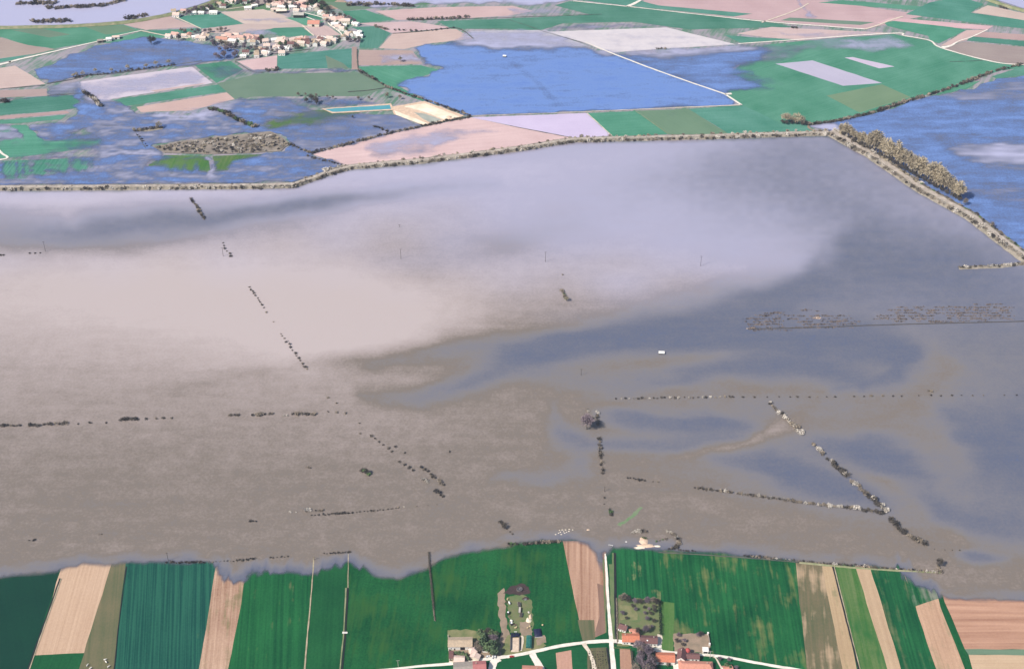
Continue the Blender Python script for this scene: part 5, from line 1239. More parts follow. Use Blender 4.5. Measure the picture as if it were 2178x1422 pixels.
# orchard houses (centre)
house("house", "little brown roofed cottage beside the ditch", "house", 1325, 1337, 7.2, 6.4, 3.0, 2.4, -24, 'white', 'tile_brown', openings=wins([-2, 2]) + [('f', 0, 0, 1, 2, 'door')], chimney=(2, .8))
house("outbuilding", "rusty tiled lean-to behind the orange roofed house", "outbuilding", 1351, 1346, 5.8, 5.5, 2.4, 1.0, 0, 'cream', 'tile_salmon', openings=[('l', 0, 0, 1.4, 2, 'door')])
house("outbuilding", "tiny tiled pigsty between cottage and lean-to", "outbuilding", 1342, 1342, 2.8, 2.8, 1.8, 0.8, 20, 'cream', 'tile_salmon', openings=[('f', 0, 0, .8, 1.4, 'door')])
house("house", "bright orange roofed house joined to the brown roofed one", "house", 1341, 1361, 15.2, 9.5, 3.6, 2.6, -1, 'white', 'tile_orange', openings=[('f', 1.4, 0, 3.4, 2.8, 'porch_opening')] + wins([-5.5, -3.2, 5.8]), chimney=(-5, 1.2))
house("house", "brown roofed white house with a skylight and terrace", "house", 1379, 1364.5, 15.6, 9, 3.4, 2.2, -3, 'white', 'tile_brown', openings=[('f', -3.5, 0.2, 3.0, 2.0, 'door')] + wins([-0.5, 2.4, 5.6]) + wins([-2, 1], side='r'), skylight=(-1.2, -2.2), chimney=(4.6, .8))
house("barn", "orange roofed white barn behind the dark trees", "barn", 1414.5, 1403, 16.4, 10.5, 4.0, 2.6, -2.5, 'white', 'tile_orange', openings=[('f', -5.6, 0, 1, 2.2, 'door'), ('f', 3, 0, 3.4, 3, 'door')] + wins([-2], 1.4))
# eastern farm
house("house", "white gabled house with brown roof beside the silo", "house", 1449, 1399, 11.5, 7.6, 4.6, 3.2, 78, 'white', 'tile_brown', openings=wins([-2, 2], 1, 1, 1.3, 'l') + wins([0], 4.2, .9, 1, 'l'), chimney=(3, .8))
house("house", "low white wing with brown roof by the silo", "house", 1473, 1399, 11.5, 6.5, 3.2, 1.8, -3, 'white', 'tile_brown', openings=wins([-3.5, 0]) + [('f', 3, 0, 1.2, 2.1, 'door')])
house("farmhouse", "very long salmon roofed farmhouse with a hipped end", "farmhouse", 1479, 1421, 30.0, 10.5, 3.6, 2.8, -2.5, 'white', 'tile_salmon', hip=3.2, openings=wins([-11, -7, -1, 3, 9]) + [('f', -4, 0, 1.1, 2.1, 'door')], chimney=(10, 1.5))
house("shed", "boxy white shed in the bare kitchen garden", "shed", 1500, 1384, 4.8, 4.6, 2.6, 0.25, -2, 'white', 'white', openings=[('f', 0, 0, 3.6, 2.2, 'gateway')])
house("house", "small pink roofed house behind the dark conifers", "house", 1547, 1426, 8.5, 7, 3.0, 2.0, 8, 'white', 'tile_salmon', openings=wins([-2, 2]))
# silo
x, y = at(1462, 1389, TOP); e = empty("silo", x, y); props(e, "round silo with a dull red domed roof", "silo")
m = MB(); m.lathe([(2.3, -0.3), (2.3, 4.2)], 18); m.build("wall", M['cream'], e, False)
m = MB(); m.lathe([(2.55, 4.2), (2.5, 4.5), (2.1, 5.4), (1.4, 6.1), (0.5, 6.5), (0.1, 6.6)], 18); m.build("roof", M['silo_red'], e, True)
m = MB(); m.box(-0.7, 0.7, -2.36, -2.2, 0, 1.8); m.build("door", M['door'], e)
# yard walls
def wall_thing(name, pts, h, th, mat, label, category, extras=None):
    w = [at(*p, TOP) for p in pts]; e = empty(name, w[0][0], w[0][1]); props(e, label, category)
    m = MB()
    for (ax, ay), (bx, by) in zip(w[:-1], w[1:]):
        d = Vector((bx - ax, by - ay)).normalized(); n = Vector((-d.y, d.x)) * th / 2
        o0 = Vector((ax, ay)) - Vector(w[0]) - d * th / 2; o1 = Vector((bx, by)) - Vector(w[0]) + d * th / 2
        m.add([(*(o0 - n), -0.2), (*(o1 - n), -0.2), (*(o1 + n), -0.2), (*(o0 + n), -0.2), (*(o0 - n), h), (*(o1 - n), h), (*(o1 + n), h), (*(o0 + n), h)], [(4, 5, 6, 7), (0, 1, 5, 4), (1, 2, 6, 5), (2, 3, 7, 6), (3, 0, 4, 7)])
    m.build("masonry", M[mat], e)
    c = MB()
    for (ax, ay), (bx, by) in zip(w[:-1], w[1:]):
        d = Vector((bx - ax, by - ay)).normalized(); n = Vector((-d.y, d.x)) * (th / 2 + .06)
        o0 = Vector((ax, ay)) - Vector(w[0]); o1 = Vector((bx, by)) - Vector(w[0])
        c.add([(*(o0 - n), h), (*(o1 - n), h), (*(o1 + n), h), (*(o0 + n), h), (*(o0 - n), h + .1), (*(o1 - n), h + .1), (*(o1 + n), h + .1), (*(o0 + n), h + .1)], [(4, 5, 6, 7), (0, 1, 5, 4), (1, 2, 6, 5), (2, 3, 7, 6), (3, 0, 4, 7)])
    c.build("coping", M['stone' if mat != 'white' else 'white'], e)
    return e
wall_thing("yard_wall", [(953, 1352), (956, 1407), (966, 1409)], 1.8, 0.5, 'cream', "cream wall round the walled farm", "wall")
wall_thing("garden_wall", [(1386, 1379), (1408, 1381)], 1.2, 0.4, 'white', "low white wall in front of the terrace", "wall")
e = wall_thing("garden_wall", [(1506, 1349), (1509, 1370)], 1.8, 0.3, 'concrete_dark', "dark garden wall between two white pillars", "wall")
for px_, py_ in ((1505.5, 1348), (1509, 1371)):
    x, y = at(px_, py_, TOP); m = MB(); ex = x - e.location.x; ey = y - e.location.y
    m.box(ex - .7, ex + .7, ey - .7, ey + .7, -.2, 2.2); m.box(ex - .8, ex + .8, ey - .8, ey + .8, 2.2, 2.35); m.build("pillar", M['white'], e)
# small white livestock shelter in the flood, and a far white hut
def shelter(px_, py_, L, W, h, label):
    x, y = at(px_, py_, 0.5); e = empty("shelter", x, y, 0.5, math.radians(-4)); props(e, label, "shelter")
    m = MB(); m.box(-L / 2, L / 2, W / 2 - .2, W / 2, 0, h); m.box(-L / 2, -L / 2 + .2, -W / 2, W / 2 - .2, 0, h - .1); m.box(L / 2 - .2, L / 2, -W / 2, W / 2 - .2, 0, h - .1); m.build("wall", M['concrete_dark'], e)
    m = MB(); a, c = L / 2 + .4, W / 2 + .4
    m.add([(-a, -c, h), (a, -c, h), (a, c, h + .5), (-a, c, h + .5), (-a, -c, h + .15), (a, -c, h + .15), (a, c, h + .65), (-a, c, h + .65)], [(0, 3, 2, 1), (4, 5, 6, 7), (0, 1, 5, 4), (1, 2, 6, 5), (2, 3, 7, 6), (3, 0, 4, 7)]); m.build("roof", M['white'], e)
    for u in (-L / 2 + .2, 0, L / 2 - .2):
        m = MB(); m.box(u - .1, u + .1, -W / 2, -W / 2 + .2, 0, h); m.build("post", M['wood'], e)
shelter(1407, 752, 6.0, 3.0, 1.8, "white roofed open shelter standing in the flood")
shelter(1073, 121.5, 4.5, 3.0, 2.0, "tiny white hut in the clear lagoon")
# culvert slab on the ditch
x, y = at(733.5, 1345, TOP); e = empty("footbridge", x, y); props(e, "white footbridge slab across the dark ditch", "footbridge")
m = MB(); m.box(-2.4, 2.4, -.7, .7, 0.05, .3); m.build("deck", M['white'], e)
for s in (-1, 1):
    m = MB(); m.box(-2.4, 2.4, s * .66 - .06, s * .66 + .06, .9, 1.0); m.box(-2.3, -2.2, s * .66 - .05, s * .66 + .05, .3, .9); m.box(2.2, 2.3, s * .66 - .05, s * .66 + .05, .3, .9); m.build("railing", M['white'], e)

# --- far village: one house, several looks, many copies
def vhouse_meshes(L, W, h, rise, wall, roof):
    a, c = L / 2, W / 2; w = MB()
    w.add([(-a, -c, -0.3), (a, -c, -0.3), (a, c, -0.3), (-a, c, -0.3), (-a, -c, h), (a, -c, h), (a, c, h), (-a, c, h), (-a, 0, h + rise), (a, 0, h + rise)], [(0, 1, 5, 4), (2, 3, 7, 6), (1, 2, 6, 9, 5), (3, 0, 4, 8, 7)])
    wo = w.build("wall", M[wall])
    o = .4; ax, cx = a + o, c + o; eh = h - o * rise / c
    r = MB(); r.add([(-ax, -cx, eh + .05), (ax, -cx, eh + .05), (ax, cx, eh + .05), (-ax, cx, eh + .05), (-ax, 0, h + rise + .05), (ax, 0, h + rise + .05), (-ax, -cx, eh + .3), (ax, -cx, eh + .3), (ax, cx, eh + .3), (-ax, cx, eh + .3), (-ax, 0, h + rise + .3), (ax, 0, h + rise + .3)],
        [(6, 7, 11, 10), (8, 9, 10, 11), (0, 4, 5, 1), (2, 5, 4, 3), (0, 1, 7, 6), (2, 3, 9, 8), (1, 5, 11, 7), (5, 2, 8, 11), (3, 4, 10, 9), (4, 0, 6, 10)])
    ro = r.build("roof", M[roof])
    k = MB(); k.box(a * .5, a * .5 + .8, .2, .9, h + rise * .6, h + rise + 1.1); ko = k.build("chimney", M['stone'])
    d = MB(); d.box(-.5, .5, -c - .06, -c + .02, 0, 2.1); do = d.build("door", M['door'])
    ws = []
    for u in (-a * .6, a * .55):
        q = MB(); q.box(u - .5, u + .5, -c - .06, -c + .02, 1, 2.3); ws.append(q.build("window", M['glass']))
    out = []
    for ob in [wo, ro, ko, do] + ws:
        out.append((ob.name.split('.')[0], ob.data)); bpy.data.objects.remove(ob)
    return out
VT = {
    'ws': (vhouse_meshes(11, 8.5, 4.2, 2.4, 'white', 'tile_rose'), "white house with rose red roof"),
    'wp': (vhouse_meshes(10, 8, 3.8, 2.2, 'white', 'tile_pink'), "white house with pale pink roof"),
    'wb': (vhouse_meshes(10, 8, 4.0, 2.4, 'white', 'tile_brown'), "white house with dark brown roof"),
    'cp': (vhouse_meshes(13, 8.5, 4.4, 2.2, 'cream', 'tile_pink'), "long cream house with pale pink roof"),
    'co': (vhouse_meshes(12, 9, 4.2, 2.6, 'cream', 'tile_rust'), "cream house with rusty red roof"),
    'wt': (vhouse_meshes(8, 7, 4.6, 2.0, 'white', 'tile_tan'), "tall white house with tan roof"),
    'wg': (vhouse_meshes(12, 8, 3.2, 1.4, 'white', 'white'), "low house with pale white roof"),
}
def village(pts, place, kinds, ox, oy, k, rot0=-4):
    for i, p in enumerate(pts):
        t = p[2] if len(p) > 2 else kinds[(i * 5 + i // 3) % len(kinds)]
        parts, desc = VT[t]
        x, y = at(ox + p[0] / k, oy + p[1] / k + 1.5, TOP)
        e = empty("house", x, y, TOP, math.radians(rot0 + rnd.choice((0, 0, 90, 20, -20)) + rnd.uniform(-8, 8)))
        s = rnd.uniform(0.8, 1.12); e.scale = (s, s, s * rnd.uniform(0.9, 1.15))
        for nm, d in parts:
            o = bpy.data.objects.new(nm, d); COL.objects.link(o); o.parent = e
        props(e, desc + " " + place, "house", desc + "s " + place)
K1, K2 = 8.377, 9.075
village([(160, 655, 'wp'), (205, 640, 'wp'), (285, 640, 'ws'), (440, 645, 'wp'), (520, 635, 'co'), (635, 665, 'wg'), (700, 690, 'wp'), (760, 695, 'cp'), (790, 655), (860, 660, 'wt'), (1060, 700, 'co'), (1150, 715, 'co'), (1160, 660, 'cp'), (1230, 655, 'ws'), (1300, 690, 'ws'), (1360, 632, 'wp'), (1290, 730, 'wg'), (1480, 735, 'wt'), (1440, 690, 'ws'), (1560, 660, 'ws'), (1630, 665, 'ws'), (1600, 715, 'ws'), (1680, 715, 'ws'), (1720, 670, 'ws'), (1665, 775, 'wt'), (1750, 740, 'wb'), (1885, 740, 'wp')], "in the hamlet above the blue pond", ['ws', 'wp', 'cp', 'wb'], 340, 0, K1)
village([(1540, 940, 'wb'), (1490, 1000, 'wg'), (1725, 950, 'wt'), (1730, 1000, 'wt'), (1850, 900, 'wb'), (1880, 965, 'wp'), (1800, 880, 'wt'), (2080, 860, 'wp'), (1910, 835, 'wp'), (2060, 720, 'wg'), (2150, 722, 'wp'), (2178, 960, 'wp')], "above the lower drain", ['wb', 'wt', 'wp'], 340, 0, K1)
village([(250, 215, 'wt'), (300, 280, 'wp'), (430, 200, 'ws'), (590, 238, 'wg'), (740, 228, 'wg'), (960, 228, 'wg'), (1095, 115, 'wt'), (1065, 92, 'wt'), (1140, 120, 'wb'), (1570, 150, 'wg'), (1690, 105, 'wg'), (1210, 22, 'ws'), (1400, 20, 'wg'), (1640, 12, 'wt'), (1320, 40, 'wp'), (850, 150, 'wb'), (1500, 40, 'wb')], "in the hamlet by the river bank", ['wp', 'wt'], 340, 0, K1)
village([(105, 125, 'wt'), (190, 100), (230, 75), (290, 72), (350, 95), (300, 112), (240, 120), (500, 62), (410, 112), (360, 142, 'wg'), (450, 40), (540, 30), (380, 50), (600, 20), (150, 60), (270, 40), (340, 30), (570, 148, 'wg'), (650, 218, 'wp'), (800, 158), (740, 105), (840, 112), (890, 158), (970, 152, 'wg'), (1040, 165), (780, 60), (700, 70), (650, 100)], "in the upper village", ['wp', 'ws', 'wp', 'cp', 'wb'], 560, 0, K2)
village([(1095, 248, 'wg'), (1165, 285, 'wt'), (1215, 335), (1260, 325, 'wg'), (1300, 372), (1345, 365, 'wp'), (1210, 395, 'wt'), (1370, 395, 'wp'), (1460, 382, 'ws'), (1505, 365, 'ws'), (1440, 432), (1530, 425, 'wp'), (1600, 430, 'cp'), (1785, 465, 'wg'), (1390, 478, 'wg'), (1545, 495, 'wg'), (1440, 528, 'wp'), (1520, 565, 'wp'), (1600, 605, 'wt'), (1635, 655, 'wp'), (1600, 695, 'wp'), (1705, 675, 'wt'), (1795, 670, 'wg'), (1850, 640, 'wg'), (1555, 745, 'wt'), (1860, 700, 'wg')], "along the village loop lane", ['wp', 'ws', 'cp'], 560, 0, K2)
village([(240, 780, 'wg'), (350, 770, 'wp'), (430, 795, 'wp'), (330, 835, 'cp'), (560, 775, 'wp'), (640, 800, 'wb'), (700, 765, 'wp'), (690, 795, 'co'), (820, 775, 'ws'), (570, 835), (620, 835, 'wt'), (745, 855), (860, 860, 'wb'), (830, 820, 'wb'), (970, 805, 'wt'), (1005, 865, 'wt'), (1060, 815, 'wp'), (1080, 748, 'wp'), (1180, 745, 'wg'), (1290, 755, 'wp'), (1250, 835, 'wt'), (1180, 855, 'wp'), (1120, 780), (1330, 805), (1370, 795, 'wg'), (260, 935, 'wp'), (380, 945, 'wg'), (450, 945, 'wg'), (540, 870), (40, 805, 'wp'), (60, 1030, 'wg')], "on the lower village street", ['wp', 'wb', 'cp', 'wt'], 560, 0, K2)
house("barn", "big salmon roofed barn at the edge of the village", "barn", 668, 53, 19, 14, 4.5, 3.0, -4, 'cream', 'tile_salmon', openings=[('f', 0, 0, 4, 3.5, 'gateway')])
house("barn", "wide pale roofed cattle barn with a dark open front", "barn", 636, 35, 17, 11, 4.5, 1.6, -2, 'concrete_dark', 'concrete', openings=[('f', 0, 0, 15, 4, 'gateway')])
house("barn", "long pale barn with a dark open side in the upper village", "barn", 599, 26, 17, 8, 3.6, 1.2, 4, 'concrete_dark', 'cream', openings=[('f', 0, 0, 15, 3.2, 'gateway')])
house("barn", "low pale barn beside the upper village field", "barn", 585, 23, 13, 7, 3.4, 1.2, 4, 'cream', 'tile_pink', openings=[('f', 0, 0, 4, 3, 'gateway')])
house("barn", "long low farm shed over the far farm road", "barn", 247, 82, 11, 7, 3.4, 1.6, 12, 'white', 'tile_pink', openings=[('f', 0, 0, 3, 2.8, 'gateway')])
house("house", "pale farmhouse on the far farm road", "house", 232, 86, 8, 7, 3.4, 1.8, 12, 'white', 'white', openings=wins([-2, 2]))
house("shed", "dark shed beside the far farm road", "shed", 214, 89, 9, 6, 3.0, 1.2, 12, 'concrete_dark', 'roof_grey', openings=[('f', 0, 0, 3, 2.4, 'gateway')])
# village trees
def vtrees(pts, spacing, h, kinds, text, jit=3):
    for x, y in along(pts, spacing, jit):
        e = empty("tree", x, y, TOP, rnd.uniform(0, 6.28)); hh = h * rnd.uniform(.7, 1.25); e.scale = (hh * 1.15, hh * 1.15, hh)
        td, cd = rnd.choice(TREE[rnd.choice(kinds)])
        for nm, d in (("trunk", td), ("crown", cd)):
            o = bpy.data.objects.new(nm, d); COL.objects.link(o); o.parent = e
        props(e, text, "tree", text)
vtrees([(448, 95), (480, 100), (520, 104)], 6, 9, ['mauve', 'dark', 'bare'], "garden tree below the hamlet by the blue pond", 5)
vtrees([(385, 70), (420, 72), (480, 66)], 7, 8, ['bare', 'mauve'], "bare tree behind the hamlet roofs")
vtrees([(555, 86), (560, 92)], 5, 11, ['dark', 'green'], "dark conifer between hamlet and village", 2)
vtrees([(520, 106), (560, 113), (600, 110), (640, 104)], 5, 8, ['mauve', 'bare', 'dark'], "bare tree in the gardens above the lower drain", 5)
vtrees([(600, 98), (660, 95), (700, 97)], 9, 7, ['dark', 'mauve', 'green'], "garden tree on the lower village street", 4)
vtrees([(738, 88), (768, 90)], 4, 8, ['dark', 'mauve'], "dark tree of the copse at the village end", 3)
vtrees([(715, 84), (738, 86)], 5, 7, ['mauve', 'dark'], "bare tree beside the village lane", 2)
vtrees([(400, 30), (440, 22), (470, 14), (520, 8)], 6, 9, ['dark', 'mauve', 'green'], "dark tree of the river hamlet", 5)
vtrees([(380, 34), (420, 26), (460, 20)], 8, 7, ['dark', 'green'], "dark garden tree on the river bank", 4)
vtrees([(520, 14), (580, 8), (640, 6)], 8, 9, ['dark', 'mauve', 'green'], "tree among the upper village roofs", 6)
vtrees([(600, 12), (630, 22), (648, 18), (690, 26)], 8, 9, ['dark', 'mauve', 'green'], "tree between the upper village lanes", 5)
vtrees([(660, 8), (684, 12), (700, 30)], 7, 12, ['dark', 'green'], "tall dark conifer behind the upper village", 4)
vtrees([(700, 48), (720, 58), (735, 68)], 8, 7, ['dark', 'mauve', 'green'], "garden tree on the village loop lane", 4)
vtrees([(700, 34), (740, 42), (752, 54)], 9, 8, ['mauve', 'dark'], "bare tree behind the village loop", 3)

# ------------------------------------------------------------------ near trees, orchard, hedges
GT = [(1022, 1352, 9, 'green'), (1030, 1362, 11, 'green'), (1026, 1374, 12, 'green'), (1036, 1384, 11, 'green'), (1046, 1378, 12, 'green'), (1050, 1364, 10, 'mauve'), (1044, 1352, 8, 'green'), (1056, 1352, 7, 'green'), (1050, 1392, 12, 'green'), (1015, 1376, 9, 'bare'), (1020, 1384, 8, 'bare'), (1038, 1345, 7, 'dark')]
for i, (a, b_, h, k) in enumerate(GT):
    tree(k, a, b_, h, {'green': "green leafing tree in the grove of the walled farm", 'mauve': "grey bare tree in the grove of the walled farm", 'bare': "brown bare tree beside the dovecote", 'dark': "dark thorn tree at the back of the grove"}[k], {'green': "green trees of the farm grove", 'bare': "bare trees beside the dovecote"}.get(k), squash=1.15)
for a, b_, h in ((976, 1391, 5), (984, 1394, 5.5), (992, 1396, 5), (996, 1403, 5), (970, 1390, 4)):
    tree('green', a, b_, h, "small green tree in the walled court", "small green trees in the walled court", squash=1.4)
for i, (a, b_) in enumerate(scatter([(1350, 1388), (1392, 1392), (1394, 1436), (1350, 1440)], 15, 3)):
    k = ('mauve', 'dark', 'mauve', 'bare')[i % 4]
    tree(k, a, b_, rnd.uniform(10, 15), {'mauve': "mauve bare tree of the dark wood beside the barn", 'dark': "dark bare tree of the wood beside the barn", 'bare': "brown bare tree of the wood beside the barn"}[k], {'mauve': "mauve trees of the dark wood", 'dark': "dark trees of the dark wood", 'bare': "brown trees of the dark wood"}[k])
tree('mauve', 1356, 1382, 13, "tall grey tree in front of the joined houses"); tree('bare', 1366, 1384, 9, "bushy bare tree beside the terrace")
tree('dark', 1357, 1348, 9, "dark tree behind the lean-to"); tree('mauve', 1372, 1345, 9, "mauve fruit tree behind the brown roofed house"); tree('bare', 1378, 1340, 8, "slender pale tree behind the brown roofed house")
for i, (a, b_) in enumerate([(1322, 1276), (1336, 1279), (1350, 1281), (1328, 1272), (1362, 1282), (1376, 1280), (1388, 1279), (1395, 1284)]):
    tree(('bare', 'dark', 'mauve')[i % 3], a, b_, rnd.uniform(5, 8), "bare tree in the row closing the orchard", "bare trees closing the orchard", squash=1.2)
for i, (a, b_) in enumerate([(1345, 1290), (1352, 1297), (1370, 1293), (1380, 1296), (1390, 1292), (1372, 1305), (1384, 1306), (1324, 1306), (1332, 1316), (1376, 1318), (1390, 1322), (1386, 1334), (1392, 1300)]):
    tree(('dark', 'mauve')[i % 2], a, b_, rnd.uniform(3.5, 5.5), "low bare fruit tree in the orchard", "low fruit trees in the orchard", squash=1.3)
for i, (a, b_) in enumerate([(1443, 1352), (1440, 1365), (1455, 1364), (1452, 1372), (1484, 1352), (1490, 1350)]):
    tree(('mauve', 'dark')[i % 2], a, b_, rnd.uniform(4, 5.5), "grey fruit tree in the bare kitchen garden", "fruit trees in the bare kitchen garden", squash=1.3)
for a, b_, h in ((1545, 1420, 8), (1552, 1424, 7)): tree('green', a, b_, h, "dark conifer beside the lane", "dark conifers beside the lane", squash=0.9)
for a, b_ in ((1565, 1422), (1530, 1403), (1550, 1405)): tree('mauve', a, b_, 4.5, "small grey garden tree south of the lane", "small grey garden trees south of the lane", squash=1.3)
tree('bare', 1420, 1416, 5, "bare shrub tree in front of the orange barn"); tree('mauve', 1404, 1413, 4.5, "grey shrub tree at the corner of the orange barn")

def clipped_hedge(pts, w, h, mat, label, name="hedge"):
    """hedge as a lumpy leafy body"""
    pts_w = resample(pts, 0.9); b = MB(); r = random.Random(len(label))
    for (p, _w) in pts_w:
        for k in range(14):
            q = Vector((p.x + r.uniform(-w / 2, w / 2), p.y + r.uniform(-.5, .5), TOP + r.uniform(0, h) ** 1.0))
            a = Vector((r.gauss(0, 1), r.gauss(0, 1), r.gauss(0, 1))).normalized(); c = a.orthogonal().normalized(); s = 0.55 * r.uniform(.7, 1.2)
            b.add([q - a * s * .5 - c * s * .5, q + a * s * .5 - c * s * .5, q + a * s * .5 + c * s * .5, q - a * s * .5 + c * s * .5], [(0, 1, 2, 3)])
    return props(b.build(name, [M[mat]]), label, "hedge")
clipped_hedge([(1403, 1281), (1406, 1352)], 2.6, 3.2, 'hedge_dark', "dense dark clipped hedge closing the orchard")
clipped_hedge([(912, 1176), (914, 1210), (919, 1262), (922, 1296)], 1.7, 1.8, 'twig_dark', "dark thorn hedge running out into the flood")
clipped_hedge([(922, 1296), (925, 1320)], 1.0, 0.9, 'twig', "thin broken end of the meadow hedge")
clipped_hedge([(1311, 1274), (1312, 1300), (1313, 1366)], 0.9, 1.0, 'twig', "thin grey hedge along the roadside ditch")
clipped_hedge([(1343, 1386), (1347, 1440)], 1.6, 3.0, 'twig_dark', "tall dark hedge beside the tan garden plot")
clipped_hedge([(1393, 1388), (1397, 1440)], 1.2, 2.4, 'twig_dark', "tall dark hedge beside the orange barn")
clipped_hedge([(1306, 1378), (1340, 1380)], 0.8, 0.7, 'leaf', "low green hedge at the crossroads")
# vine stocks in the plot at the crossroads
for i in range(7):
    pts = [(1254 + i * 5.4, 1386), (1257 + i * 5.6, 1436)]
    for x, y in along(pts, 2.3, 0.3):
        put("vine_stock", rnd.choice(BUSH['twig_dark']), x, y, TOP - .1, rnd.uniform(.55, .95), "dark vine stock in the plot at the crossroads", "vine", "vine stocks at the crossroads")

# ------------------------------------------------------------------ poles
def pole(px_, py_, h, label, group, z=0.4, arms=1, mat='wood'):
    x, y = at(px_, py_, z); e = empty("utility_pole", x, y, z, rnd.uniform(-.2, .2)); props(e, label, "utility pole", group)
    m = MB(); m.tube((0, 0, -.5), (0, 0, h), .26, .17, 8); m.build("post", M[mat], e)
    for k in range(arms):
        zz = h - .4 - k * 1.2
        m = MB(); m.box(-1.6, 1.6, -.1, .1, zz, zz + .2); a = m.build("crossarm", M[mat], e)
        for u in (-1.5, 0, 1.5):
            i = MB(); i.tube((u, 0, zz + .2), (u, 0, zz + .55), .09, .06, 6); i.build("insulator", M['concrete'], a)
for a, b_ in ((97, 535), (853, 551), (1160, 557), (1490, 566)): pole(a, b_, 15, "thin pole of the power line standing in open brown floodwater", "power line poles in the flood")
pole(475, 545, 13, "pole standing beside dark drowned shrubs", None)
pole(1236, 798, 9, "short pole standing in the dark current", None); pole(1286, 1045, 7, "short post beside the drowned road", None)
pole(850, 483, 4, "stub of a broken pole in the pale water", None)
pole(847, 1416, 8, "pale concrete pole beside the farm road", None, TOP, 1, 'concrete'); pole(1510, 1398, 9, "pale concrete pole at the kitchen garden corner", None, TOP, 1, 'concrete')
pole(668, 1190, 4.5, "short dark post where the pale track enters the flood", None, TOP)
pole(358, 1192, 11, "thin pole on the shore before the cereal field", None, TOP)

# ------------------------------------------------------------------ farmyard things
# silage clamp
x, y = at(1095.5, 1366, TOP); e = empty("silage_clamp", x, y, TOP, math.radians(-1)); props(e, "open silage clamp with pale floor under a navy sheet", "silage clamp")
m = MB(); m.box(-3.4, 3.4, -10.5, 6.0, -.1, .08); m.build("floor_slab", M['silage'], e)
for s in (-1, 1):
    m = MB(); m.box(s * 4.0 - .5, s * 4.0 + .5, -9.0, 6.0, -.1, 1.9, taper=.15); m.build("side_wall", M['concrete_dark'], e)
m = MB(); n = 8
for i in range(n):
    for j in range(6): m.v.append((-3.9 + 7.8 * i / (n - 1), 5.2 + 6.4 * j / 5, 2.4 * math.sin(math.pi * (i + .6) / (n + .2)) ** .5 * (1 if j < 4 else .55 if j == 4 else 0) + rnd.uniform(-.08, .08)))
for i in range(n - 1):
    for j in range(5): m.f.append((i * 6 + j, (i + 1) * 6 + j, (i + 1) * 6 + j + 1, i * 6 + j + 1)); m.m.append(0)
sh = m.build("sheet", M['tarp_navy'], e, True)
for k in range(9):
    t = MB(); a0 = rnd.uniform(-3, 3); b0 = rnd.uniform(5.5, 9.5); t.lathe([(.5, 2.2), (.5, 2.5), (.25, 2.5)], 8, 0, a0, b0); t.build("tyre", M['tyre'], e)
m = MB(); m.box(-1.0, 1.6, 11.4, 11.9, 1.2, 1.5); m.build("batten", M['white'], e)
# green sheeted stack
x, y = at(1125, 1367, TOP); e = empty("hay_stack", x, y, TOP, math.radians(-3)); props(e, "long stack under dark green sheets", "hay stack")
m = MB(); m.box(-2.3, 2.3, -6.5, 6.5, -.1, 2.6); m.build("bales", M['straw'], e)
for k in range(4):
    m = MB(); y0 = -6.7 + k * 3.35; y1 = y0 + 3.3; z_ = 2.6 + .12 * (k % 2)
    m.add([(-2.55, y0, 1.0), (-2.5, y0, z_), (-1.2, y0, z_ + .7), (1.2, y0, z_ + .7), (2.5, y0, z_), (2.55, y0, 1.0), (-2.55, y1, 1.0), (-2.5, y1, z_), (-1.2, y1, z_ + .55), (1.2, y1, z_ + .75), (2.5, y1, z_), (2.55, y1, 1.0)], [(i, i + 1, i + 7, i + 6) for i in range(5)] + [(5, 4, 3, 2, 1, 0), (6, 7, 8, 9, 10, 11)]); m.build("sheet", M['tarp_green'], e)
# navy clamp
x, y = at(1144, 1345, TOP); e = empty("silage_heap", x, y, TOP, math.radians(8)); props(e, "silage heap under a smooth navy sheet", "silage heap")
m = MB(); n = 9
for i in range(n):
    for j in range(9): m.v.append((-3.5 + 7 * i / 8, -5 + 10 * j / 8, 2.0 * (max(0, math.sin(math.pi * i / 8)) * max(0, math.sin(math.pi * j / 8))) ** .35 + rnd.uniform(-.05, .05)))
for i in range(8):
    for j in range(8): m.f.append((i * 9 + j, (i + 1) * 9 + j, (i + 1) * 9 + j + 1, i * 9 + j + 1)); m.m.append(0)
m.build("sheet", M['tarp_navy'], e, True)
m = MB(); m.box(-3.6, 3.6, -5.6, -5.1, 0, .5); m.build("kerb_block", M['concrete'], e)
# slurry tank
x, y = at(1105, 1253, TOP); e = empty("slurry_tank", x, y); props(e, "round open slurry tank on the dark stained ground", "slurry tank")
m = MB(); m.lathe([(2.9, -.2), (2.9, 1.1), (2.5, 1.1), (2.5, .4)], 22); m.build("rim", M['concrete_dark'], e)
m = MB(); m.lathe([(2.5, .6), (.05, .6)], 22); m.build("slurry_surface", M['slurry'], e)
m = MB(); m.tube((-.3, 0, .5), (.9, .2, 2.0), .12, .12, 6); m.build("mixer_arm", M['metal'], e)

def wheel(parent, x, y, r, w=.3, axis='x'):
    m = MB()
    if axis == 'x': m.tube((x - w / 2, y, r), (x + w / 2, y, r), r, r, 12)
    else: m.tube((x, y - w / 2, r), (x, y + w / 2, r), r, r, 12)
    t = m.build("wheel", M['tyre'], parent)
    h = MB()
    if axis == 'x': h.tube((x - w / 2 - .03, y, r), (x + w / 2 + .03, y, r), r * .5, r * .5, 8)
    else: h.tube((x, y - w / 2 - .03, r), (x, y + w / 2 + .03, r), r * .5, r * .5, 8)
    h.build("rim", M['metal'], t)

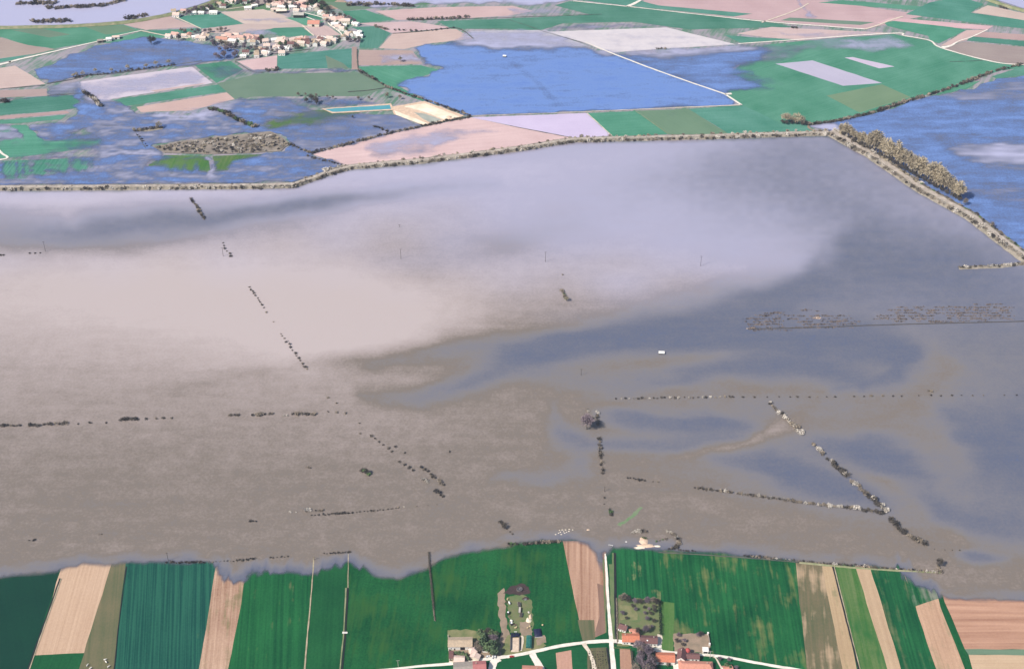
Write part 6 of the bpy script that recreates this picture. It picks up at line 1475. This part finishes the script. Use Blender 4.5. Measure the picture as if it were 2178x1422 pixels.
def trailer(px_, py_, rot, L, W, side_mat, load_mat, label):
    x, y = at(px_, py_, TOP); e = empty("farm_trailer", x, y, TOP, math.radians(rot)); props(e, label, "trailer")
    m = MB(); m.box(-W / 2, W / 2, -L / 2, L / 2, .8, .95); m.build("bed", M['wood'], e)
    for s in (-1, 1):
        m = MB(); m.box(s * W / 2 - .05, s * W / 2 + .05, -L / 2, L / 2, .95, 1.6); m.build("side_board", M[side_mat], e)
        wheel(e, s * (W / 2 + .05), -L * .25, .42); wheel(e, s * (W / 2 + .05), L * .25, .42)
    m = MB()
    m.box(-W / 2 + .1, W / 2 - .1, -L / 2 + .1, L / 2 - .1, .95, 2.0, taper=.3); m.build("load", M[load_mat], e)
    m = MB(); m.tube((0, -L / 2, .8), (0, -L / 2 - 1.4, .6), .06, .05, 5); m.build("drawbar", M['rust'], e)
trailer(1104, 1286, 4, 5.5, 2.3, 'metal', 'wood', "grey farm trailer at the head of the machinery line")
trailer(1105.5, 1298, -4, 6.5, 2.4, 'rust', 'concrete', "rusty loaded farm trailer in the machinery line")
trailer(1108, 1308, -8, 5.0, 2.2, 'metal', 'wood', "short farm trailer at the tail of the machinery line")
def tractor(px_, py_, rot, body, label):
    x, y = at(px_, py_, TOP); e = empty("tractor", x, y, TOP, math.radians(rot)); props(e, label, "tractor")
    m = MB(); m.box(-.4, .4, .2, 2.2, .7, 1.5, taper=.06); m.build("bonnet", M[body], e)
    m = MB(); m.box(-.35, .35, -1.2, .3, .6, 1.1); m.build("gearbox", M['rust'], e)
    m = MB(); m.box(-.7, .7, -1.1, .3, 1.1, 2.5, taper=.1); c = m.build("cab", M['glass'], e)
    m = MB(); m.box(-.78, .78, -1.2, .4, 2.5, 2.65); m.build("cab_roof", M['van_white'], e)
    for s in (-1, 1): wheel(e, s * .85, -.8, .8, .45); wheel(e, s * .7, 1.7, .48, .3)
    m = MB(); m.tube((.3, 1.4, 1.5), (.3, 1.4, 2.4), .05, .05, 6); m.build("exhaust", M['tyre'], e)
tractor(1087.5, 1327, 30, 'blue', "blue tractor with white cab roof in the machinery yard")
tractor(1081, 1304, -15, 'rust', "old rusty tractor without load near the track")
def implement(px_, py_, rot, n, w, mat, label):
    x, y = at(px_, py_, TOP); e = empty("harrow", x, y, TOP, math.radians(rot)); props(e, label, "harrow")
    m = MB(); m.box(-w / 2, w / 2, -.1, .1, .6, .8); m.box(-w / 2, w / 2, 1.2, 1.4, .6, .8); m.box(-.1, .1, -.1, 2.0, .65, .85); m.build("beam", M[mat], e)
    for k in range(n):
        u = -w / 2 + w * (k + .5) / n; m = MB(); m.tube((u, 0, .7), (u, -.4, -.05), .05, .03, 4); m.tube((u, 1.3, .7), (u, .9, -.05), .05, .03, 4); m.build("tine", M['metal'], e)
implement(1096, 1330, 10, 6, 3.4, 'rust', "rusty harrow beside the blue tractor")
implement(1082, 1312, -30, 5, 3.0, 'rust', "rusty harrow below the old tractor")
implement(1118, 1276, 20, 5, 3.0, 'metal', "grey harrow below the slurry tank")
implement(1078.5, 1281, 60, 6, 3.6, 'rust', "rusty harrow beside the white water tank")
x, y = at(1083.5, 1283, TOP); e = empty("water_bowser", x, y, TOP, .3); props(e, "white water bowser beside the track", "water bowser")
m = MB(); m.tube((0, -1.4, 1.2), (0, 1.4, 1.2), .75, .75, 12); m.build("tank", M['van_white'], e, False)
m = MB(); m.box(-.6, .6, -1.6, 1.6, .4, .55); m.build("chassis", M['rust'], e)
for s in (-1, 1): wheel(e, s * .75, 0, .38)
def bale(px_, py_, label, r=.75, mat='straw', group=None):
    x, y = at(px_, py_, TOP); m = MB(); m.tube((-.6, 0, r), (.6, 0, r), r, r, 14); o = m.build("straw_bale", M[mat]); o.location = (x, y, TOP); o.rotation_euler = (0, 0, rnd.uniform(0, 3)); props(o, label, "bale", group)
for a, b_ in ((1079.5, 1274), (1122, 1335), (1127, 1332), (1154, 1329)): bale(a, b_, "pale round bale lying in the machinery yard", group="round bales in the machinery yard")
for a, b_ in ((1087, 1320), (1088.5, 1321)): bale(a, b_, "white wrapped bale by the tractor", .8, 'white', "white wrapped bales by the tractor")
for a, b_ in ((1096, 1335), (1098.5, 1334)): bale(a, b_, "yellow straw bale behind the silage clamp", .7, 'straw', "yellow straw bales behind the silage clamp")
def heap(px_, py_, rx, ry, h, mat, name, label, category, z=TOP, seed=0, kind=None):
    r = random.Random(seed); x, y = at(px_, py_, z); n, k = 16, 6; vs, fs = [], []
    rad = [r.uniform(.72, 1.2) for _ in range(n)]
    for j in range(k):
        f = 1 - j / (k - 1) * .92
        for i in range(n):
            a = 2 * math.pi * i / n; q = f * (rad[i] * f + (1 - f)) ; vs.append((q * rx * math.cos(a), q * ry * math.sin(a), -.25 + (h + .25) * (1 - f ** 1.6) + (r.uniform(-.12, .12) * h if 0 < j else 0)))
    for j in range(k - 1): fs += [(j * n + i, j * n + (i + 1) % n, (j + 1) * n + (i + 1) % n, (j + 1) * n + i) for i in range(n)]
    fs.append(tuple((k - 1) * n + i for i in range(n)))
    o = mesh_obj(name, vs, fs, M[mat], smooth=True); o.location = (x, y, z); return props(o, label, category, None, kind)
heap(1124, 1318, 2.4, 3.4, 1.2, 'sand', "sand_heap", "pale sand heap at the edge of the machinery yard", "heap", seed=2)
heap(1128, 1310, 1.6, 3.4, .9, 'mud', "soil_heap", "brown rubble heap above the pale sand heap", "heap", seed=3)
heap(1125, 1301, 1.2, 1.6, .8, 'concrete', "rubble_heap", "small grey rubble heap by the meadow edge", "heap", seed=4)
heap(1118, 1272, 3.5, 2.0, .8, 'manure', "manure_heap", "dark manure heap next to the slurry tank", "heap", seed=5)
# cars
def car(px_, py_, rot, paint, label):
    x, y = at(px_, py_, TOP + .1); e = empty("car", x, y, TOP + .1, math.radians(rot)); props(e, label, "car")
    m = MB(); m.add([(-2.0, -.8, .3), (2.0, -.8, .3), (2.0, .8, .3), (-2.0, .8, .3), (-2.05, -.8, .75), (2.0, -.8, .7), (2.0, .8, .7), (-2.05, .8, .75), (-1.9, -.78, .95), (1.0, -.78, .92), (1.9, -.74, .78), (1.9, .74, .78), (1.0, .78, .92), (-1.9, .78, .95)], [(0, 3, 2, 1), (0, 1, 5, 4), (2, 3, 7, 6), (1, 2, 6, 5), (3, 0, 4, 7), (4, 5, 10, 9, 8), (6, 7, 13, 12, 11), (5, 6, 11, 10), (7, 4, 8, 13), (9, 10, 11, 12), (8, 9, 12, 13)]); m.build("body", M[paint], e)
    m = MB(); m.add([(-1.85, -.76, .94), (.95, -.76, .91), (.95, .76, .91), (-1.85, .76, .94), (-1.5, -.62, 1.42), (.3, -.62, 1.42), (.3, .62, 1.42), (-1.5, .62, 1.42)], [(0, 1, 5, 4), (1, 2, 6, 5), (2, 3, 7, 6), (3, 0, 4, 7)]); m.build("window", M['glass'], e)
    m = MB(); m.box(-1.52, .32, -.64, .64, 1.42, 1.47); m.build("roof", M[paint], e)
    for sx in (-1.25, 1.3):
        for sy in (-.75, .75): wheel(e, sx, sy, .31, .2, 'y')
    for sy in (-.55, .55):
        m = MB(); m.box(1.97, 2.03, sy - .15, sy + .15, .55, .7); m.build("headlight", M['van_white'], e)
car(1088.5, 1396, 12, 'red', "small red car parked beside the farm road")
car(1048, 1397, 80, 'van_white', "white car parked beside the grove")
car(1053, 1396, 85, 'van_white', "second white car parked beside the white one")
car(1038, 1396, 20, 'van_white', "white car parked in the court by the dovecote")
wall_thing("garden_wall", [(1026, 1381), (1036, 1381), (1037, 1386), (1027, 1386), (1026, 1381)], .7, .4, 'white', "little white square enclosure in the farm court", "wall")
# cattle
def cow_mesh():
    b = MB()
    secs = [(-.95, .30, .95, .42), (-.7, .40, .95, .5), (-.2, .44, .92, .52), (.35, .42, .95, .5), (.75, .34, 1.02, .42), (1.0, .2, 1.12, .28)]
    n = 10; vs = [(x, w * math.cos(2 * math.pi * i / n), z + h * math.sin(2 * math.pi * i / n)) for x, w, z, h in secs for i in range(n)]
    fs = [(j * n + i, j * n + (i + 1) % n, (j + 1) * n + (i + 1) % n, (j + 1) * n + i) for j in range(len(secs) - 1) for i in range(n)] + [tuple(range(n)), tuple(range(5 * n, 6 * n))]
    b.add(vs, fs)
    b.tube((.9, 0, 1.15), (1.35, 0, 1.15), .2, .15, 8); b.tube((1.28, 0, 1.2), (1.72, 0, .95), .17, .1, 8)
    for s in (-1, 1):
        b.tube((1.3, s * .1, 1.25), (1.25, s * .32, 1.28), .06, .03, 5)
        b.tube((.65, s * .24, .8), (.68, s * .24, .4), .11, .075, 6); b.tube((.68, s * .24, .42), (.65, s * .24, -.05), .075, .06, 6)
        b.tube((-.75, s * .26, .85), (-.62, s * .26, .48), .15, .08, 6); b.tube((-.62, s * .26, .5), (-.78, s * .26, .3), .08, .065, 6); b.tube((-.78, s * .26, .32), (-.74, s * .26, -.05), .065, .06, 6)
    b.tube((-.95, 0, 1.15), (-1.08, 0, .5), .04, .03, 5)
    return b
cb = cow_mesh(); cow0 = cb.build("cow", [M['hide']], None, True)
for i, (a, b_) in enumerate(((223.5, 1403), (226, 1408), (186, 1415), (193, 1421), (231, 1418))):
    o = cow0 if i == 0 else cow0.copy()
    if i: COL.objects.link(o)
    x, y = at(a, b_, TOP); o.location = (x, y, TOP); o.rotation_euler = (0, 0, rnd.uniform(0, 6.3)); o.scale = (1.15,) * 3
    props(o, "white cow grazing the rough olive pasture strip", "cow", "white cows on the olive pasture")

# sand pit beyond the levee
for pts, mat, lab in (([(833, 228), (903, 216), (988, 247), (942, 259), (906, 269), (838, 244)], 'mud', "tan floor of the sand pit"),
                      ([(858, 227), (905, 221), (978, 249), (944, 255), (906, 240)], 'sand', "dazzling white sand in the pit"),
                      ([(880, 240), (905, 243), (940, 256), (918, 263), (900, 254)], 'sand_grey', "damp grey green hollow in the pit"),
                      ([(838, 236), (850, 240), (906, 262), (912, 266), (898, 266), (842, 245)], 'sand', "white sand strip at the pit edge")):
    field_no += 1
    v, _ = ground_poly(pts, 0.30 + .004 * field_no, 6, .6); props(mesh_obj("sand_ground", v, [tuple(range(len(v)))], M[mat]), lab, kind="structure")
heap(955, 250, 5, 5, 1.8, 'mud', "sand_heap", "low tan heap in the far sand pit", "heap", seed=21)
# drowned sand pit by the near shore and emergent soil
heap(1374, 1160, 12, 3.2, 1.0, 'mud', "sand_heap", "long tan sand bank of the drowned sand pit", "heap", .5, 31)
heap(1362, 1164, 7, 2.2, .9, 'sand', "sand_heap", "pale sand spit of the drowned sand pit", "heap", .5, 32)
heap(1369, 1150, 5, 5.5, 1.6, 'mud', "sand_heap", "highest tan heap of the drowned sand pit", "heap", .5, 33)
heap(1398, 1161, 4.2, 1.6, .8, 'sand', "sand_heap", "small pale heap at the dark landing", "heap", .5, 34)
heap(1332, 1151.5, 1.3, .8, .6, 'white', "stone_block", "lone white stone near the drowned sand pit", "stone", .5, 35)
r = random.Random(8)
for i, (a, b_) in enumerate([(1182, 1136), (1188, 1133), (1190, 1127), (1196, 1126), (1203, 1126), (1211, 1125), (1192, 1131), (1199, 1130), (1205, 1131), (1194, 1136), (1201, 1133), (1210, 1129), (1218, 1126)]):
    o = heap(a, b_, r.uniform(1.0, 1.8), r.uniform(.5, .9), .35, 'sand', "soil_mound", "small pale mound of the cluster poking through the brown water", "mound", .55, 60 + i); o["group"] = "pale mounds poking through the water"
heap(1251, 1126, 2.0, 1.3, .6, 'mud', "soil_mound", "single tan mound beside the drowned road", "mound", .55, 80)
heap(1598, 698.5, 8, 1.6, .5, 'mud', "mud_bank", "tan mud bank at the tip of the flooded tuft parcel", "mud bank", .55, 81)
heap(1738, 676, 8, 2.6, .5, 'mud', "mud_bank", "tan mud bank inside the flooded tuft parcel", "mud bank", .55, 82)
x, y = at(1299, 1160, .6); e = empty("barrier", x, y, .6, -.25); props(e, "white road barrier at the drowned end of the road", "barrier")
m = MB(); m.box(-2.2, 2.2, -.1, .1, .9, 1.25); m.build("rail", M['white'], e)
for u in (-1.9, 1.9):
    m = MB(); m.box(u - .1, u + .1, -.1, .1, -.2, .9); m.build("post", M['white'], e)

# ------------------------------------------------------------------ haze: one closed box of even air
hm = bpy.data.materials.new("haze"); hm.use_nodes = True
ht = hm.node_tree; ht.nodes.remove(ht.nodes["Principled BSDF"])
pv = ht.nodes.new("ShaderNodeVolumePrincipled")
pv.inputs["Color"].default_value = (0.62, 0.74, 1.0, 1)
pv.inputs["Density"].default_value = 0.000032
pv.inputs["Anisotropy"].default_value = 0.0
ht.links.new(pv.outputs[0], ht.nodes["Material Output"].inputs["Volume"])
m = MB(); m.box(-31000, 31000, -7000, 51000, -1.5, 1012)
hz = m.build("haze", hm); props(hz, "thin blue haze over the whole plain", None, None, "stuff")
